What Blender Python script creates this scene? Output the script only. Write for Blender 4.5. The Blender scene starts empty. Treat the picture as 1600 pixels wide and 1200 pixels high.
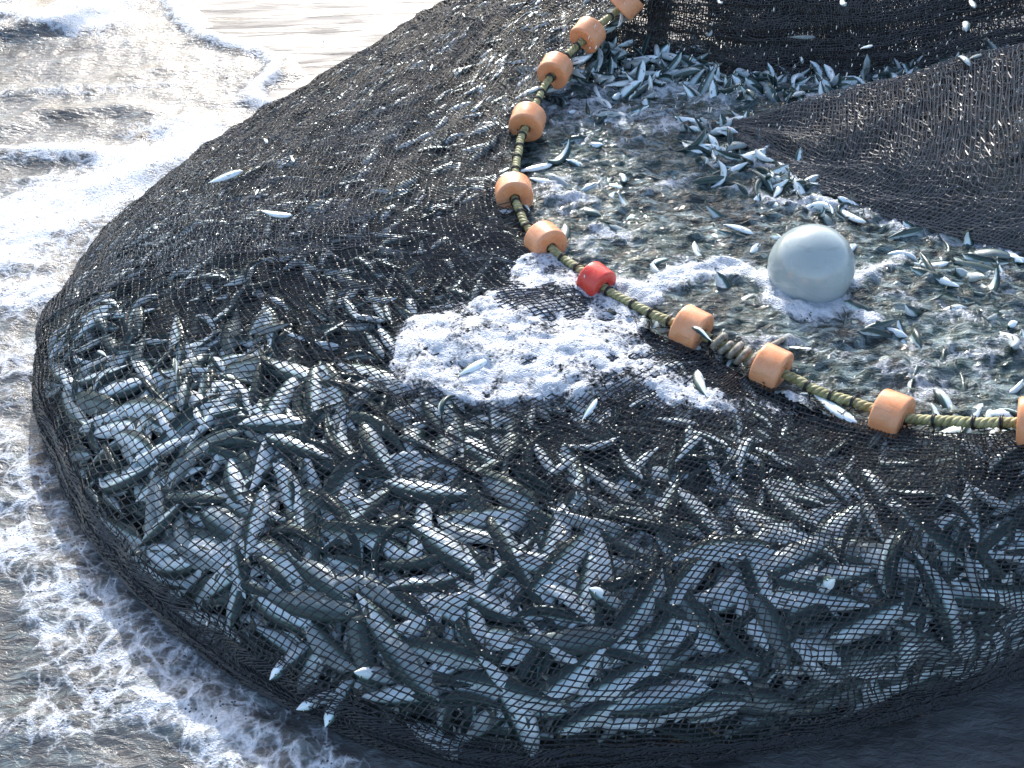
import bpy, math, random
import numpy as np
from mathutils import Vector, Matrix, Euler

# ------------------------------------------------------------------ camera, sky, sun
SC = bpy.context.scene
COL = SC.collection
CAM_H = 2.4
PITCH = math.radians(40)
FPX = 1700.0
cam_data = bpy.data.cameras.new('camera')
cam_data.sensor_width = 36
cam_data.lens = 36 * FPX / 1600
cam_data.clip_end = 2000
cam = bpy.data.objects.new('camera', cam_data)
COL.objects.link(cam)
cam.location = (0, 0, CAM_H)
cam.rotation_euler = (math.radians(90) - PITCH, 0, 0)
SC.camera = cam

SUN_EL = math.radians(31)
SUN_AZ = math.radians(-6)          # 0 = straight ahead of the camera, negative = to the left
W = bpy.data.worlds.new('World'); SC.world = W
W.use_nodes = True
wn = W.node_tree.nodes; wn.clear()
sky = wn.new('ShaderNodeTexSky'); sky.sky_type = 'NISHITA'; sky.sun_disc = False
sky.sun_elevation = SUN_EL
sky.sun_rotation = SUN_AZ
sky.dust_density = 2.2; sky.air_density = 0.9; sky.ozone_density = 0.8
bg = wn.new('ShaderNodeBackground'); bg.inputs['Strength'].default_value = 0.15
wo = wn.new('ShaderNodeOutputWorld')
W.node_tree.links.new(sky.outputs[0], bg.inputs[0]); W.node_tree.links.new(bg.outputs[0], wo.inputs[0])
sun_d = bpy.data.lights.new('sun', 'SUN'); sun_d.energy = 2.0; sun_d.angle = math.radians(0.6)
sun_d.color = (1.0, 0.98, 0.955)
sun = bpy.data.objects.new('sun', sun_d); COL.objects.link(sun)
sdir = Vector((math.sin(SUN_AZ) * math.cos(SUN_EL), math.cos(SUN_AZ) * math.cos(SUN_EL), math.sin(SUN_EL)))
sun.rotation_euler = sdir.to_track_quat('Z', 'Y').to_euler()
SC.view_settings.view_transform = 'Standard'
SC.view_settings.look = 'None'
SC.view_settings.exposure = 1.32
SC.view_settings.gamma = 1.0
SC.cycles.max_bounces = 6
SC.cycles.transparent_max_bounces = 16

# ------------------------------------------------------------------ helpers
RNG = np.random.default_rng(7)
random.seed(5)
CP, SP = math.cos(PITCH), math.sin(PITCH)

def at(px, py, z=0.0):
    u = (px - 800) / FPX; v = (py - 600) / FPX
    t = (CAM_H - z) / (SP + v * CP)
    return np.array([u * t, t * (CP - v * SP), z])

def proj(p):
    p = np.asarray(p, float)
    x, y, z = p[..., 0], p[..., 1], p[..., 2] - CAM_H
    d = y * CP - z * SP
    return np.stack([800 + FPX * x / d, 600 + FPX * (-y * SP - z * CP) / d, d], -1)

def hash3(ix, iy, iz, seed):
    h = (ix * 374761393 + iy * 668265263 + iz * 2147483647 + seed * 1274126177) & 0xFFFFFFFF
    h = ((h ^ (h >> 13)) * 1274126177) & 0xFFFFFFFF
    h = ((h ^ (h >> 16)) * 2246822519) & 0xFFFFFFFF
    return ((h ^ (h >> 15)) & 0xFFFF) / 32767.5 - 1.0

def noise(x, y, z=None, seed=0):
    x = np.asarray(x, float); y = np.asarray(y, float)
    z = np.zeros_like(x) if z is None else np.asarray(z, float)
    fx, fy, fz = np.floor(x), np.floor(y), np.floor(z)
    ix, iy, iz = fx.astype(np.int64), fy.astype(np.int64), fz.astype(np.int64)
    tx, ty, tz = x - fx, y - fy, z - fz
    sx = tx * tx * tx * (tx * (tx * 6 - 15) + 10); sy = ty * ty * ty * (ty * (ty * 6 - 15) + 10); sz = tz * tz * (3 - 2 * tz)
    def g(a, b, c):
        h1 = hash3(ix + a, iy + b, iz + c, seed); h2 = hash3(ix + a, iy + b, iz + c, seed + 57)
        return h1 * (tx - a) + h2 * (ty - b)
    def lay(c):
        a = g(0, 0, c) + sx * (g(1, 0, c) - g(0, 0, c))
        b = g(0, 1, c) + sx * (g(1, 1, c) - g(0, 1, c))
        return a + sy * (b - a)
    a = lay(0)
    if not np.any(tz):
        return a * 1.4
    return (a + sz * (lay(1) - a)) * 1.4

def fbm(x, y, z=None, oct=4, seed=0, gain=0.5):
    r = 0; a = 1.0; f = 1.0
    for k in range(oct):
        r = r + a * noise(np.asarray(x) * f, np.asarray(y) * f, None if z is None else np.asarray(z) * f, seed + k * 11)
        a *= gain; f *= 2.03
    return r

def sstep(a, b, x):
    t = np.clip((np.asarray(x, float) - a) / (b - a), 0, 1)
    return t * t * (3 - 2 * t)

def crom(pts, n):
    """smooth curve through pts, n samples, uniform in the point index"""
    P = np.asarray(pts, float)
    m = len(P) - 1
    q = np.linspace(0, m, n)
    i = np.clip(q.astype(int), 0, m - 1); t = (q - i)[:, None]
    p0 = P[np.clip(i - 1, 0, m)]; p1 = P[i]; p2 = P[i + 1]; p3 = P[np.clip(i + 2, 0, m)]
    return 0.5 * (2 * p1 + (p2 - p0) * t + (2 * p0 - 5 * p1 + 4 * p2 - p3) * t ** 2 + (3 * p1 - p0 - 3 * p2 + p3) * t ** 3)

def resample(P, n):
    d = np.r_[0, np.cumsum(np.linalg.norm(np.diff(P, axis=0), axis=1))]
    q = np.linspace(0, d[-1], n)
    return np.stack([np.interp(q, d, P[:, k]) for k in range(P.shape[1])], 1)

def link(o, parent=None):
    COL.objects.link(o)
    if parent is not None:
        o.parent = parent
    return o

def make_mesh(name, V, F, smooth=True, attrs=None, uv=None, mats=(), matidx=None):
    """F : array (n,k) or list of such arrays"""
    me = bpy.data.meshes.new(name)
    Fs = F if isinstance(F, list) else [F]
    Fs = [np.asarray(f, np.int32) for f in Fs if len(f)]
    V = np.asarray(V, np.float32)
    nl = sum(f.size for f in Fs); npoly = sum(len(f) for f in Fs)
    me.vertices.add(len(V)); me.vertices.foreach_set('co', V.ravel())
    me.loops.add(nl); me.polygons.add(npoly)
    lv = np.concatenate([f.ravel() for f in Fs])
    tot = np.concatenate([np.full(len(f), f.shape[1], np.int32) for f in Fs])
    st = np.r_[0, np.cumsum(tot)[:-1]].astype(np.int32)
    me.loops.foreach_set('vertex_index', lv)
    me.polygons.foreach_set('loop_start', st)
    me.polygons.foreach_set('loop_total', tot)
    me.polygons.foreach_set('use_smooth', np.full(npoly, smooth, bool))
    if matidx is not None:
        me.polygons.foreach_set('material_index', np.asarray(matidx, np.int32))
    me.update(calc_edges=True)
    for k, a in (attrs or {}).items():
        at_ = me.attributes.new(k, 'FLOAT', 'POINT'); at_.data.foreach_set('value', np.asarray(a, np.float32))
    if uv is not None:
        l = me.uv_layers.new(name='UVMap'); l.data.foreach_set('uv', np.asarray(uv, np.float32)[lv].ravel())
    for m in mats:
        me.materials.append(m)
    return me

def add(name, V, F, mat, parent=None, **kw):
    me = make_mesh(name, V, F, mats=[mat] if not isinstance(mat, (list, tuple)) else mat, **kw)
    return link(bpy.data.objects.new(name, me), parent)

def empty(name, loc=(0, 0, 0)):
    o = bpy.data.objects.new(name, None); o.empty_display_size = 0.1; o.location = loc
    return link(o)

def tag(o, label, cat, group=None):
    o['label'] = label; o['category'] = cat
    if group: o['group'] = group
    return o

def grid_faces(n, m):
    i, j = np.meshgrid(np.arange(n - 1), np.arange(m - 1), indexing='ij')
    a = (i * m + j).ravel()
    return np.stack([a, a + m, a + m + 1, a + 1], 1)

def tube(path, r, sides=8, cap=True, closed=False):
    path = np.asarray(path, float); n = len(path)
    r = np.broadcast_to(np.asarray(r, float), (n,))
    T = np.gradient(path, axis=0)
    if closed:
        T = np.roll(path, -1, 0) - np.roll(path, 1, 0)
    T /= np.linalg.norm(T, axis=1)[:, None] + 1e-12
    up = np.array([0, 0, 1.0]); nrm = np.zeros_like(path)
    a = np.cross(T[0], up)
    if np.linalg.norm(a) < 1e-3: a = np.cross(T[0], [1, 0, 0])
    a /= np.linalg.norm(a)
    for k in range(n):
        a = a - T[k] * a.dot(T[k]); a /= np.linalg.norm(a) + 1e-12; nrm[k] = a
    b = np.cross(T, nrm)
    th = np.linspace(0, 2 * np.pi, sides, endpoint=False)
    V = path[:, None] + r[:, None, None] * (np.cos(th)[None, :, None] * nrm[:, None] + np.sin(th)[None, :, None] * b[:, None])
    V = V.reshape(-1, 3)
    k = np.arange(n if closed else n - 1)
    i, j = np.meshgrid(k, np.arange(sides), indexing='ij')
    i2 = (i + 1) % n; j2 = (j + 1) % sides
    F = np.stack([i * sides + j, i * sides + j2, i2 * sides + j2, i2 * sides + j], -1).reshape(-1, 4)
    return V, F

class Join:
    def __init__(s): s.V = []; s.F = []; s.n = 0
    def add(s, V, F):
        s.V.append(np.asarray(V, float)); s.F.append(np.asarray(F) + s.n); s.n += len(V)
    def build(s, name, mat, parent=None, **kw):
        return add(name, np.concatenate(s.V), [f for f in s.F] if len({f.shape[1] for f in s.F}) > 1 else np.concatenate(s.F), mat, parent, **kw)

def prisms(A, B, r, sides=3):
    """one thin prism per segment A->B, joined"""
    A = np.asarray(A, float); B = np.asarray(B, float); n = len(A)
    r = np.broadcast_to(np.asarray(r, float), (n,))
    T = B - A; L = np.linalg.norm(T, axis=1)[:, None] + 1e-9; T = T / L
    h = np.where(np.abs(T[:, 2:3]) < .8, [[0, 0, 1.]], [[1., 0, 0]])
    u = np.cross(T, h); u /= np.linalg.norm(u, axis=1)[:, None]; w = np.cross(T, u)
    th = np.linspace(0, 2 * np.pi, sides, endpoint=False)
    ring = r[:, None, None] * (np.cos(th)[None, :, None] * u[:, None] + np.sin(th)[None, :, None] * w[:, None])
    V = np.concatenate([A[:, None] + ring, B[:, None] + ring], 1).reshape(-1, 3)
    base = np.arange(n)[:, None] * (2 * sides)
    F = []
    for k in range(sides):
        k2 = (k + 1) % sides
        F.append(base + np.array([[k, k2, sides + k2, sides + k]]))
    return V, np.concatenate(F)

def knots(P, r):
    o = np.array([[1, 0, 0], [-1, 0, 0], [0, 1, 0], [0, -1, 0], [0, 0, 1], [0, 0, -1.]])
    f = np.array([[0, 2, 4], [2, 1, 4], [1, 3, 4], [3, 0, 4], [2, 0, 5], [1, 2, 5], [3, 1, 5], [0, 3, 5]])
    n = len(P)
    R = RNG.normal(size=(n, 4)); R /= np.linalg.norm(R, axis=1)[:, None]
    a, b, c, d = R.T
    M = np.stack([np.stack([1 - 2 * (c * c + d * d), 2 * (b * c - a * d), 2 * (b * d + a * c)], -1),
                  np.stack([2 * (b * c + a * d), 1 - 2 * (b * b + d * d), 2 * (c * d - a * b)], -1),
                  np.stack([2 * (b * d - a * c), 2 * (c * d + a * b), 1 - 2 * (b * b + c * c)], -1)], 1)
    V = (P[:, None] + np.einsum('nij,kj->nki', M, o * r)).reshape(-1, 3)
    F = (np.arange(n)[:, None, None] * 6 + f[None]).reshape(-1, 3)
    return V, F

# ------------------------------------------------------------------ materials
def new_mat(name):
    m = bpy.data.materials.new(name); m.use_nodes = True
    nt = m.node_tree
    p = nt.nodes['Principled BSDF']
    return m, nt, p

class N:
    """tiny node helper"""
    def __init__(s, nt): s.nt = nt
    def node(s, t, **kw):
        n = s.nt.nodes.new(t)
        for k, v in kw.items(): setattr(n, k, v)
        return n
    def put(s, sock, v):
        if hasattr(v, 'is_linked') or isinstance(v, bpy.types.NodeSocket): s.nt.links.new(v, sock)
        else: sock.default_value = v
    def math(s, op, a, b=0.0, c=0.0, clamp=False):
        n = s.node('ShaderNodeMath', operation=op, use_clamp=clamp)
        for k, v in enumerate((a, b, c)): s.put(n.inputs[k], v)
        return n.outputs[0]
    def maprange(s, v, a, b, c=0.0, d=1.0, kind='SMOOTHSTEP'):
        n = s.node('ShaderNodeMapRange', interpolation_type=kind)
        s.put(n.inputs['Value'], v)
        for k, x in (('From Min', a), ('From Max', b), ('To Min', c), ('To Max', d)): s.put(n.inputs[k], x)
        return n.outputs[0]
    def noise(s, vec, scale, detail=3.0, rough=0.5, dist=0.0):
        n = s.node('ShaderNodeTexNoise'); s.put(n.inputs['Vector'], vec)
        n.inputs['Scale'].default_value = scale; n.inputs['Detail'].default_value = detail
        n.inputs['Roughness'].default_value = rough; n.inputs['Distortion'].default_value = dist
        return n.outputs[0]
    def voronoi(s, vec, scale, feature='F1', rnd=1.0):
        n = s.node('ShaderNodeTexVoronoi', feature=feature); s.put(n.inputs['Vector'], vec)
        n.inputs['Scale'].default_value = scale; n.inputs['Randomness'].default_value = rnd
        return n.outputs['Distance']
    def coord(s, which='Object'):
        return s.node('ShaderNodeTexCoord').outputs[which]
    def attr(s, name):
        return s.node('ShaderNodeAttribute', attribute_name=name).outputs['Fac']
    def mapping(s, vec, scale=(1, 1, 1), rot=(0, 0, 0)):
        n = s.node('ShaderNodeMapping'); s.put(n.inputs['Vector'], vec)
        n.inputs['Scale'].default_value = scale; n.inputs['Rotation'].default_value = rot
        return n.outputs[0]
    def mix(s, f, a, b):
        n = s.node('ShaderNodeMix', data_type='RGBA'); s.put(n.inputs[0], f)
        for sock, v in ((n.inputs[6], a), (n.inputs[7], b)):
            if isinstance(v, tuple): sock.default_value = (*v, 1)
            else: s.put(sock, v)
        return n.outputs[2]
    def mixf(s, f, a, b):
        n = s.node('ShaderNodeMix', data_type='FLOAT'); s.put(n.inputs[0], f); s.put(n.inputs[2], a); s.put(n.inputs[3], b)
        return n.outputs[0]
    def ramp(s, v, stops, interp='LINEAR'):
        n = s.node('ShaderNodeValToRGB'); s.put(n.inputs[0], v)
        cr = n.color_ramp; cr.interpolation = interp
        while len(cr.elements) < len(stops): cr.elements.new(0.5)
        for e, (p, c) in zip(cr.elements, stops):
            e.position = p; e.color = (*c, 1)
        return n.outputs[0]
    def bump(s, h, strength=0.5, dist=0.01, normal=None):
        n = s.node('ShaderNodeBump'); s.put(n.inputs['Height'], h)
        n.inputs['Strength'].default_value = strength; n.inputs['Distance'].default_value = dist
        if normal is not None: s.put(n.inputs['Normal'], normal)
        return n.outputs[0]

def water_material(name, deep, deep2, bump_scale, bump_str, rough, lace=1.0, veil=0.0, bdist=.012):
    m, nt, p = new_mat(name); n = N(nt)
    co = n.coord('Object')
    d = n.attr('foam')
    warp = n.node('ShaderNodeVectorMath', operation='ADD')
    wn_ = n.node('ShaderNodeTexNoise'); nt.links.new(co, wn_.inputs['Vector']); wn_.inputs['Scale'].default_value = 7
    sc = n.node('ShaderNodeVectorMath', operation='SCALE'); nt.links.new(wn_.outputs['Color'], sc.inputs[0]); sc.inputs['Scale'].default_value = 0.12
    nt.links.new(co, warp.inputs[0]); nt.links.new(sc.outputs[0], warp.inputs[1])
    wv = warp.outputs[0]
    big = n.noise(wv, 9, 5, .6)
    edge = n.voronoi(wv, 14, 'DISTANCE_TO_EDGE')
    edge2 = n.voronoi(wv, 33, 'DISTANCE_TO_EDGE')
    fine = n.noise(co, 130, 3, .7)
    bub = n.voronoi(co, 75, 'F1')
    bub2 = n.voronoi(co, 150, 'F1')
    lacev = n.math('ADD', n.maprange(edge, 0.0, 0.22, .5, -.15), n.maprange(edge2, 0.0, .2, .3, -.1))
    f = n.math('ADD', d, n.math('MULTIPLY', n.math('SUBTRACT', big, .5), 1.3))
    f = n.math('ADD', f, n.math('MULTIPLY', lacev, .55 * lace))
    f = n.math('ADD', f, n.math('MULTIPLY', n.math('SUBTRACT', fine, .5), .55))
    hole = n.math('MULTIPLY', n.maprange(bub, .12, .32, 1, 0), n.maprange(n.noise(co, 21, 2), .5, .62))
    f = n.math('SUBTRACT', f, n.math('MULTIPLY', hole, .8))
    fac = n.math('MULTIPLY', n.maprange(f, .34, 1.0), n.maprange(f, .5, 1.3, .80, 1.0))
    sed = n.noise(co, 3.5, 5, .6)
    wat = n.mix(n.maprange(sed, .35, .65), deep, deep2)
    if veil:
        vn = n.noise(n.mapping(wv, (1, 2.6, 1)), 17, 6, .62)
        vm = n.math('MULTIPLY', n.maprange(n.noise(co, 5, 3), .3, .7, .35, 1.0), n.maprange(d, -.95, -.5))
        wat = n.mix(n.math('MULTIPLY', n.maprange(vn, .43, .66), n.math('MULTIPLY', vm, veil)), wat, (.36, .46, .46))  # aerated film; on sea and bag fill it also paints in glare and shimmer
    foamc = n.mix(n.maprange(n.noise(co, 60, 3), .3, .7), (.56, .60, .64), (.70, .72, .74))
    nt.links.new(n.mix(fac, wat, foamc), p.inputs['Base Color'])
    nt.links.new(n.mixf(fac, rough, .55), p.inputs['Roughness'])
    p.inputs['IOR'].default_value = 1.33
    nt.links.new(n.mixf(fac, .5, .3), p.inputs['Specular IOR Level'])
    # ripples + bubbly foam
    rip = n.noise(n.mapping(co, (1, 2.2, 1)), bump_scale, 4, .6, .6)
    h = n.math('MULTIPLY', rip, n.mixf(fac, 1.0, .25))
    h = n.math('ADD', h, n.math('MULTIPLY', fac, .5))
    fb = n.math('ADD', n.math('MULTIPLY', n.maprange(bub2, 0, .55, 1, 0), .28), n.math('MULTIPLY', fine, .25))
    h = n.math('ADD', h, n.math('MULTIPLY', fb, fac))
    nt.links.new(n.bump(h, bump_str, bdist), p.inputs['Normal'])
    return m

M = {}
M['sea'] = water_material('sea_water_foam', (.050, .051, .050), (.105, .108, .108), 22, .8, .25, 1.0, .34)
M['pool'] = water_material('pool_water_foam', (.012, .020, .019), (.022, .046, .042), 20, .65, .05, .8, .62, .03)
M['core'] = water_material('bag_fill_dark', (.006, .010, .010), (.02, .028, .026), 34, .8, .10, .8, .42, .02)

m, nt, p = new_mat('wet_sand'); n = N(nt); co = n.coord('Object')
st = n.noise(n.mapping(co, (.9, 6, 1), (0, 0, -.22)), 1.6, 5, .55, .4)
nt.links.new(n.mix(n.maprange(st, .35, .7), (.11, .105, .10), (.16, .155, .145)), p.inputs['Base Color'])
p.inputs['Specular IOR Level'].default_value = .22
nt.links.new(n.maprange(n.noise(n.mapping(co, (.9, 5, 1), (0, 0, -.22)), 2.2, 4), .3, .7, .36, .62), p.inputs['Roughness'])
hh = n.math('ADD', n.math('MULTIPLY', st, 1.0), n.math('MULTIPLY', n.noise(co, 160, 2), .05))
st2 = n.noise(n.mapping(co, (.5, 9, 1), (0, 0, -.3)), 1.3, 6, .6, .6)
hh = n.math('ADD', hh, n.math('MULTIPLY', n.maprange(st2, .52, .6), .6))
nt.links.new(n.bump(hh, .35, .03), p.inputs['Normal'])
M['sand'] = m

def foam_patch_material():
    m, nt, p = new_mat('net_foam'); n = N(nt); co = n.coord('Object')
    d = n.attr('foam')
    fine = n.noise(co, 90, 4, .7); big = n.noise(co, 16, 5, .6)
    edge2 = n.voronoi(co, 45, 'DISTANCE_TO_EDGE')
    bub = n.voronoi(co, 70, 'F1'); bub2 = n.voronoi(co, 170, 'F1')
    f = n.math('ADD', d, n.math('MULTIPLY', n.math('SUBTRACT', big, .5), 1.9))
    f = n.math('ADD', f, n.math('MULTIPLY', n.math('SUBTRACT', fine, .5), 1.3))
    f = n.math('ADD', f, n.maprange(edge2, 0, .22, .12, -.07))
    hole = n.math('MULTIPLY', n.maprange(bub, .15, .34, 1, 0), n.maprange(n.noise(co, 30, 2), .48, .6))
    f = n.math('SUBTRACT', f, n.math('MULTIPLY', hole, .38))
    fac = n.math('MULTIPLY', n.maprange(f, .26, .95), .98)
    p.inputs['Base Color'].default_value = (.56, .59, .63, 1)
    p.inputs['Roughness'].default_value = .5
    h = n.math('ADD', n.math('MULTIPLY', n.maprange(bub2, 0, .55, 1, 0), .4), n.math('MULTIPLY', fine, .6))
    nt.links.new(n.bump(h, .8, .008), p.inputs['Normal'])
    nt.links.new(fac, p.inputs['Alpha'])
    return m
M['foam'] = foam_patch_material()

m, nt, p = new_mat('black_twine'); n = N(nt); co = n.coord('Object')
nt.links.new(n.mix(n.noise(co, 30, 3), (.005, .006, .007), (.026, .026, .026)), p.inputs['Base Color'])
p.inputs['Roughness'].default_value = .38
p.inputs['Specular IOR Level'].default_value = .5
M['net'] = m
m, nt, p = new_mat('rusty_black_twine'); n = N(nt); co = n.coord('Object')
nt.links.new(n.mix(n.noise(co, 30, 3), (.022, .021, .021), (.075, .070, .065)), p.inputs['Base Color'])
p.inputs['Roughness'].default_value = .4
M['net_dry'] = m
m, nt, p = new_mat('grey_sheen_twine'); n = N(nt); co = n.coord('Object')  # lighter twine: sheen and sun shimmer of the mesh put into the colour
nt.links.new(n.mix(n.noise(co, 12, 4), (.045, .046, .048), (.13, .125, .12)), p.inputs['Base Color'])
p.inputs['Roughness'].default_value = .45
M['net_sheen'] = m

m, nt, p = new_mat('olive_rope'); n = N(nt); co = n.coord('Object')
nt.links.new(n.mix(n.maprange(n.noise(co, 45, 4), .3, .7), (.20, .19, .075), (.42, .39, .20)), p.inputs['Base Color'])
p.inputs['Roughness'].default_value = .5
nt.links.new(n.bump(n.noise(co, 380, 3), .5, .002), p.inputs['Normal'])
M['rope'] = m
m, nt, p = new_mat('grey_rope'); n = N(nt); co = n.coord('Object')
nt.links.new(n.mix(n.maprange(n.noise(co, 60, 4), .3, .7), (.13, .12, .09), (.34, .31, .25)), p.inputs['Base Color'])
p.inputs['Roughness'].default_value = .55
nt.links.new(n.bump(n.noise(co, 300, 3), .6, .002), p.inputs['Normal'])
M['rope_grey'] = m

def float_mat(name, a, b):
    m, nt, p = new_mat(name); n = N(nt); co = n.coord('Object')
    r = n.node('ShaderNodeObjectInfo').outputs['Random']
    w = n.maprange(n.noise(co, 14, 5, .65), .35, .7)
    c = n.mix(n.math('MULTIPLY', w, n.maprange(r, 0, 1, .4, 1.0, 'LINEAR')), a, b)
    spk = n.maprange(n.noise(co, 260, 2), .66, .74)
    c = n.mix(n.math('MULTIPLY', spk, .55), c, (.85, .72, .6))
    scr = n.maprange(n.noise(n.mapping(co, (1, 14, 14)), 12, 3), .62, .70)
    c = n.mix(n.math('MULTIPLY', scr, .45), c, (.35, .17, .08))
    st = n.maprange(n.noise(co, 22, 6, .75), .56, .70)
    c = n.mix(n.math('MULTIPLY', st, .30), c, (.30, .20, .10))
    nt.links.new(c, p.inputs['Base Color'])
    nt.links.new(n.maprange(n.noise(co, 30, 3), .3, .7, .22, .42), p.inputs['Roughness'])
    p.inputs['Subsurface Weight'].default_value = .12
    p.inputs['Subsurface Radius'].default_value = (.02, .008, .004)
    nt.links.new(n.bump(n.noise(co, 70, 5, .65), .3, .003), p.inputs['Normal'])
    return m
M['float'] = float_mat('orange_float_foam', (.76, .31, .135), (.78, .40, .22))
M['float_red'] = float_mat('red_float_foam', (.66, .045, .03), (.72, .10, .07))

m, nt, p = new_mat('grey_buoy_plastic'); n = N(nt); co = n.coord('Object')
c = n.mix(n.maprange(n.noise(co, 5, 4), .3, .7), (.34, .405, .40), (.42, .48, .47))
spk = n.maprange(n.noise(co, 150, 2), .68, .74)
c = n.mix(n.math('MULTIPLY', spk, .5), c, (.6, .62, .6))
scr = n.maprange(n.noise(n.mapping(co, (3, 3, 20), (.5, .7, 0)), 3, 4), .64, .70)
c = n.mix(n.math('MULTIPLY', scr, .18), c, (.2, .18, .13))
dirt = n.maprange(n.noise(co, 9, 6, .7), .52, .72)
c = n.mix(n.math('MULTIPLY', dirt, .35), c, (.26, .27, .20))
dp = n.node('ShaderNodeVectorMath', operation='DOT_PRODUCT'); nt.links.new(co, dp.inputs[0]); dp.inputs[1].default_value = (.30, -.42, .86)
seam = n.maprange(n.math('ABSOLUTE', n.math('SUBTRACT', dp.outputs['Value'], .035)), .0006, .0016, 1, 0)
c = n.mix(n.math('MULTIPLY', seam, .18), c, (.18, .19, .17))
nt.links.new(n.bump(n.math('ADD', n.math('MULTIPLY', seam, .3), n.math('MULTIPLY', n.noise(co, 40, 4), .25)), .3, .002), p.inputs['Normal'])
nt.links.new(c, p.inputs['Base Color'])
nt.links.new(n.maprange(n.noise(co, 12, 3), .3, .7, .16, .3), p.inputs['Roughness'])
p.inputs['Subsurface Weight'].default_value = .25
p.inputs['Subsurface Radius'].default_value = (.05, .05, .045)
p.inputs['Coat Weight'].default_value = .3
M['buoy'] = m

def fish_mat(name, use_attr):
    m, nt, p = new_mat(name); n = N(nt)
    uv = n.node('ShaderNodeUVMap').outputs[0]
    sep = n.node('ShaderNodeSeparateXYZ'); nt.links.new(uv, sep.inputs[0])
    u, v = sep.outputs[0], sep.outputs[1]
    rnd = n.attr('rnd') if use_attr else n.node('ShaderNodeObjectInfo').outputs['Random']
    co = n.coord('Object')
    vv = n.math('ADD', v, n.math('MULTIPLY', n.math('SUBTRACT', n.noise(uv, 9, 3), .5), .10))
    base = n.ramp(vv, [(0.0, (.90, .91, .91)), (.42, (.86, .91, .93)), (.57, (.66, .78, .80)), (.64, (.26, .36, .32)),
                       (.70, (.05, .085, .075)), (1.0, (.018, .035, .035))])
    tint = n.ramp(n.noise(uv, 5, 3), [(.3, (.95, .98, 1.0)), (.5, (.84, 1.0, 1.0)), (.65, (1.0, .92, .82))])
    mul = n.node('ShaderNodeMix', data_type='RGBA', blend_type='MULTIPLY'); mul.inputs[0].default_value = .55
    nt.links.new(base, mul.inputs[6]); nt.links.new(tint, mul.inputs[7])
    c = mul.outputs[2]
    c = n.mix(n.maprange(rnd, .6, .98, 0, .85, 'LINEAR'), c, (.06, .095, .085))
    op = n.math('MULTIPLY', n.maprange(n.math('ABSOLUTE', n.math('SUBTRACT', n.math('ADD', u, n.math('MULTIPLY', n.math('SUBTRACT', v, .5), n.math('SUBTRACT', v, .5))), .245)), 0, .012, 1, 0), .55)
    c = n.mix(op, c, (.10, .12, .12))
    fin = n.maprange(u, .90, .94)
    c = n.mix(fin, c, (.16, .17, .14))
    nt.links.new(c, p.inputs['Base Color'])
    p.inputs['Metallic'].default_value = .15
    nt.links.new(n.maprange(rnd, 0, 1, .2, .36, 'LINEAR'), p.inputs['Roughness'])
    sc = n.voronoi(n.mapping(uv, (70, 22, 1)), 1.0, 'F1')
    nt.links.new(n.bump(sc, .18, .002), p.inputs['Normal'])
    return m
M['fish'] = fish_mat('silver_fish_skin', False)
M['fish_stuff'] = fish_mat('silver_fish_skin_mass', True)
m, nt, p = new_mat('fish_eye_white'); p.inputs['Base Color'].default_value = (.72, .70, .58, 1); p.inputs['Roughness'].default_value = .12; M['eye'] = m
m, nt, p = new_mat('fish_eye_pupil'); p.inputs['Base Color'].default_value = (.006, .006, .008, 1); p.inputs['Roughness'].default_value = .08; M['pupil'] = m
m, nt, p = new_mat('water_drops'); p.inputs['Base Color'].default_value = (.75, .74, .68, 1); p.inputs['Roughness'].default_value = .12; M['drop'] = m
def cloth(name, c, r=.6):
    m, nt, p = new_mat(name); n = N(nt); co = n.coord('Object')
    nt.links.new(n.mix(n.noise(co, 14, 4), tuple(x * .6 for x in c), c), p.inputs['Base Color']); p.inputs['Roughness'].default_value = r
    nt.links.new(n.bump(n.noise(co, 11, 4), .5, .03), p.inputs['Normal'])
    M[name] = m
cloth('waders', (.03, .026, .028), .4); cloth('jacket', (.05, .06, .09)); cloth('skin', (.45, .27, .19), .5); cloth('hair', (.03, .022, .016))

# ------------------------------------------------------------------ plan of the bag : foot line and float line
FOOT = [((905, -110), .10), ((775, -4), .17), ((655, 48), .18), ((548, 104), .18), ((440, 160), .18), ((345, 210), .17), ((272, 265), .15), ((158, 385), .10),
        ((90, 490), .05), ((66, 610), .0), ((78, 700), 0), ((150, 850), 0), ((275, 985), 0), ((410, 1082), 0),
        ((590, 1165), 0), ((800, 1212), 0), ((1000, 1195), 0), ((1200, 1172), 0), ((1400, 1120), 0), ((1600, 1050), 0), ((1850, 960), 0)]
ROPE = [((1060, -95), 1.0), ((978, 3), .74), ((918, 55), .66), ((867, 110), .59), ((824, 190), .53), ((808, 250), .505), ((803, 302), .495), ((815, 338), .49),
        ((830, 360), .485), ((852, 380), .485), ((885, 407), .48), ((931, 440), .48), ((1000, 482), .475), ((1080, 515), .475),
        ((1150, 550), .475), ((1205, 575), .475), ((1300, 618), .48), ((1393, 647), .50), ((1500, 660), .555), ((1602, 660), .61), ((1850, 665), .70)]
foot = np.array([at(*q, z) for q, z in FOOT]); rope_pts = np.array([at(*q, z) for q, z in ROPE])
# the far-left rim is seen over its shoulder: its foot lies a little further out and on the ground
for k in range(len(FOOT)):
    z = FOOT[k][1]
    if z > 0:
        d = foot[k, :2] - rope_pts[k, :2]; d /= np.linalg.norm(d)
        foot[k, :2] += d * z * .35
        foot[k, 2] = -.01
NS, NT = 840, 150
fc = crom(foot, NS); rc = crom(rope_pts, NS)
idx = np.linspace(0, len(FOOT) - 1, NS)
POOL_Z = .455

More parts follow.
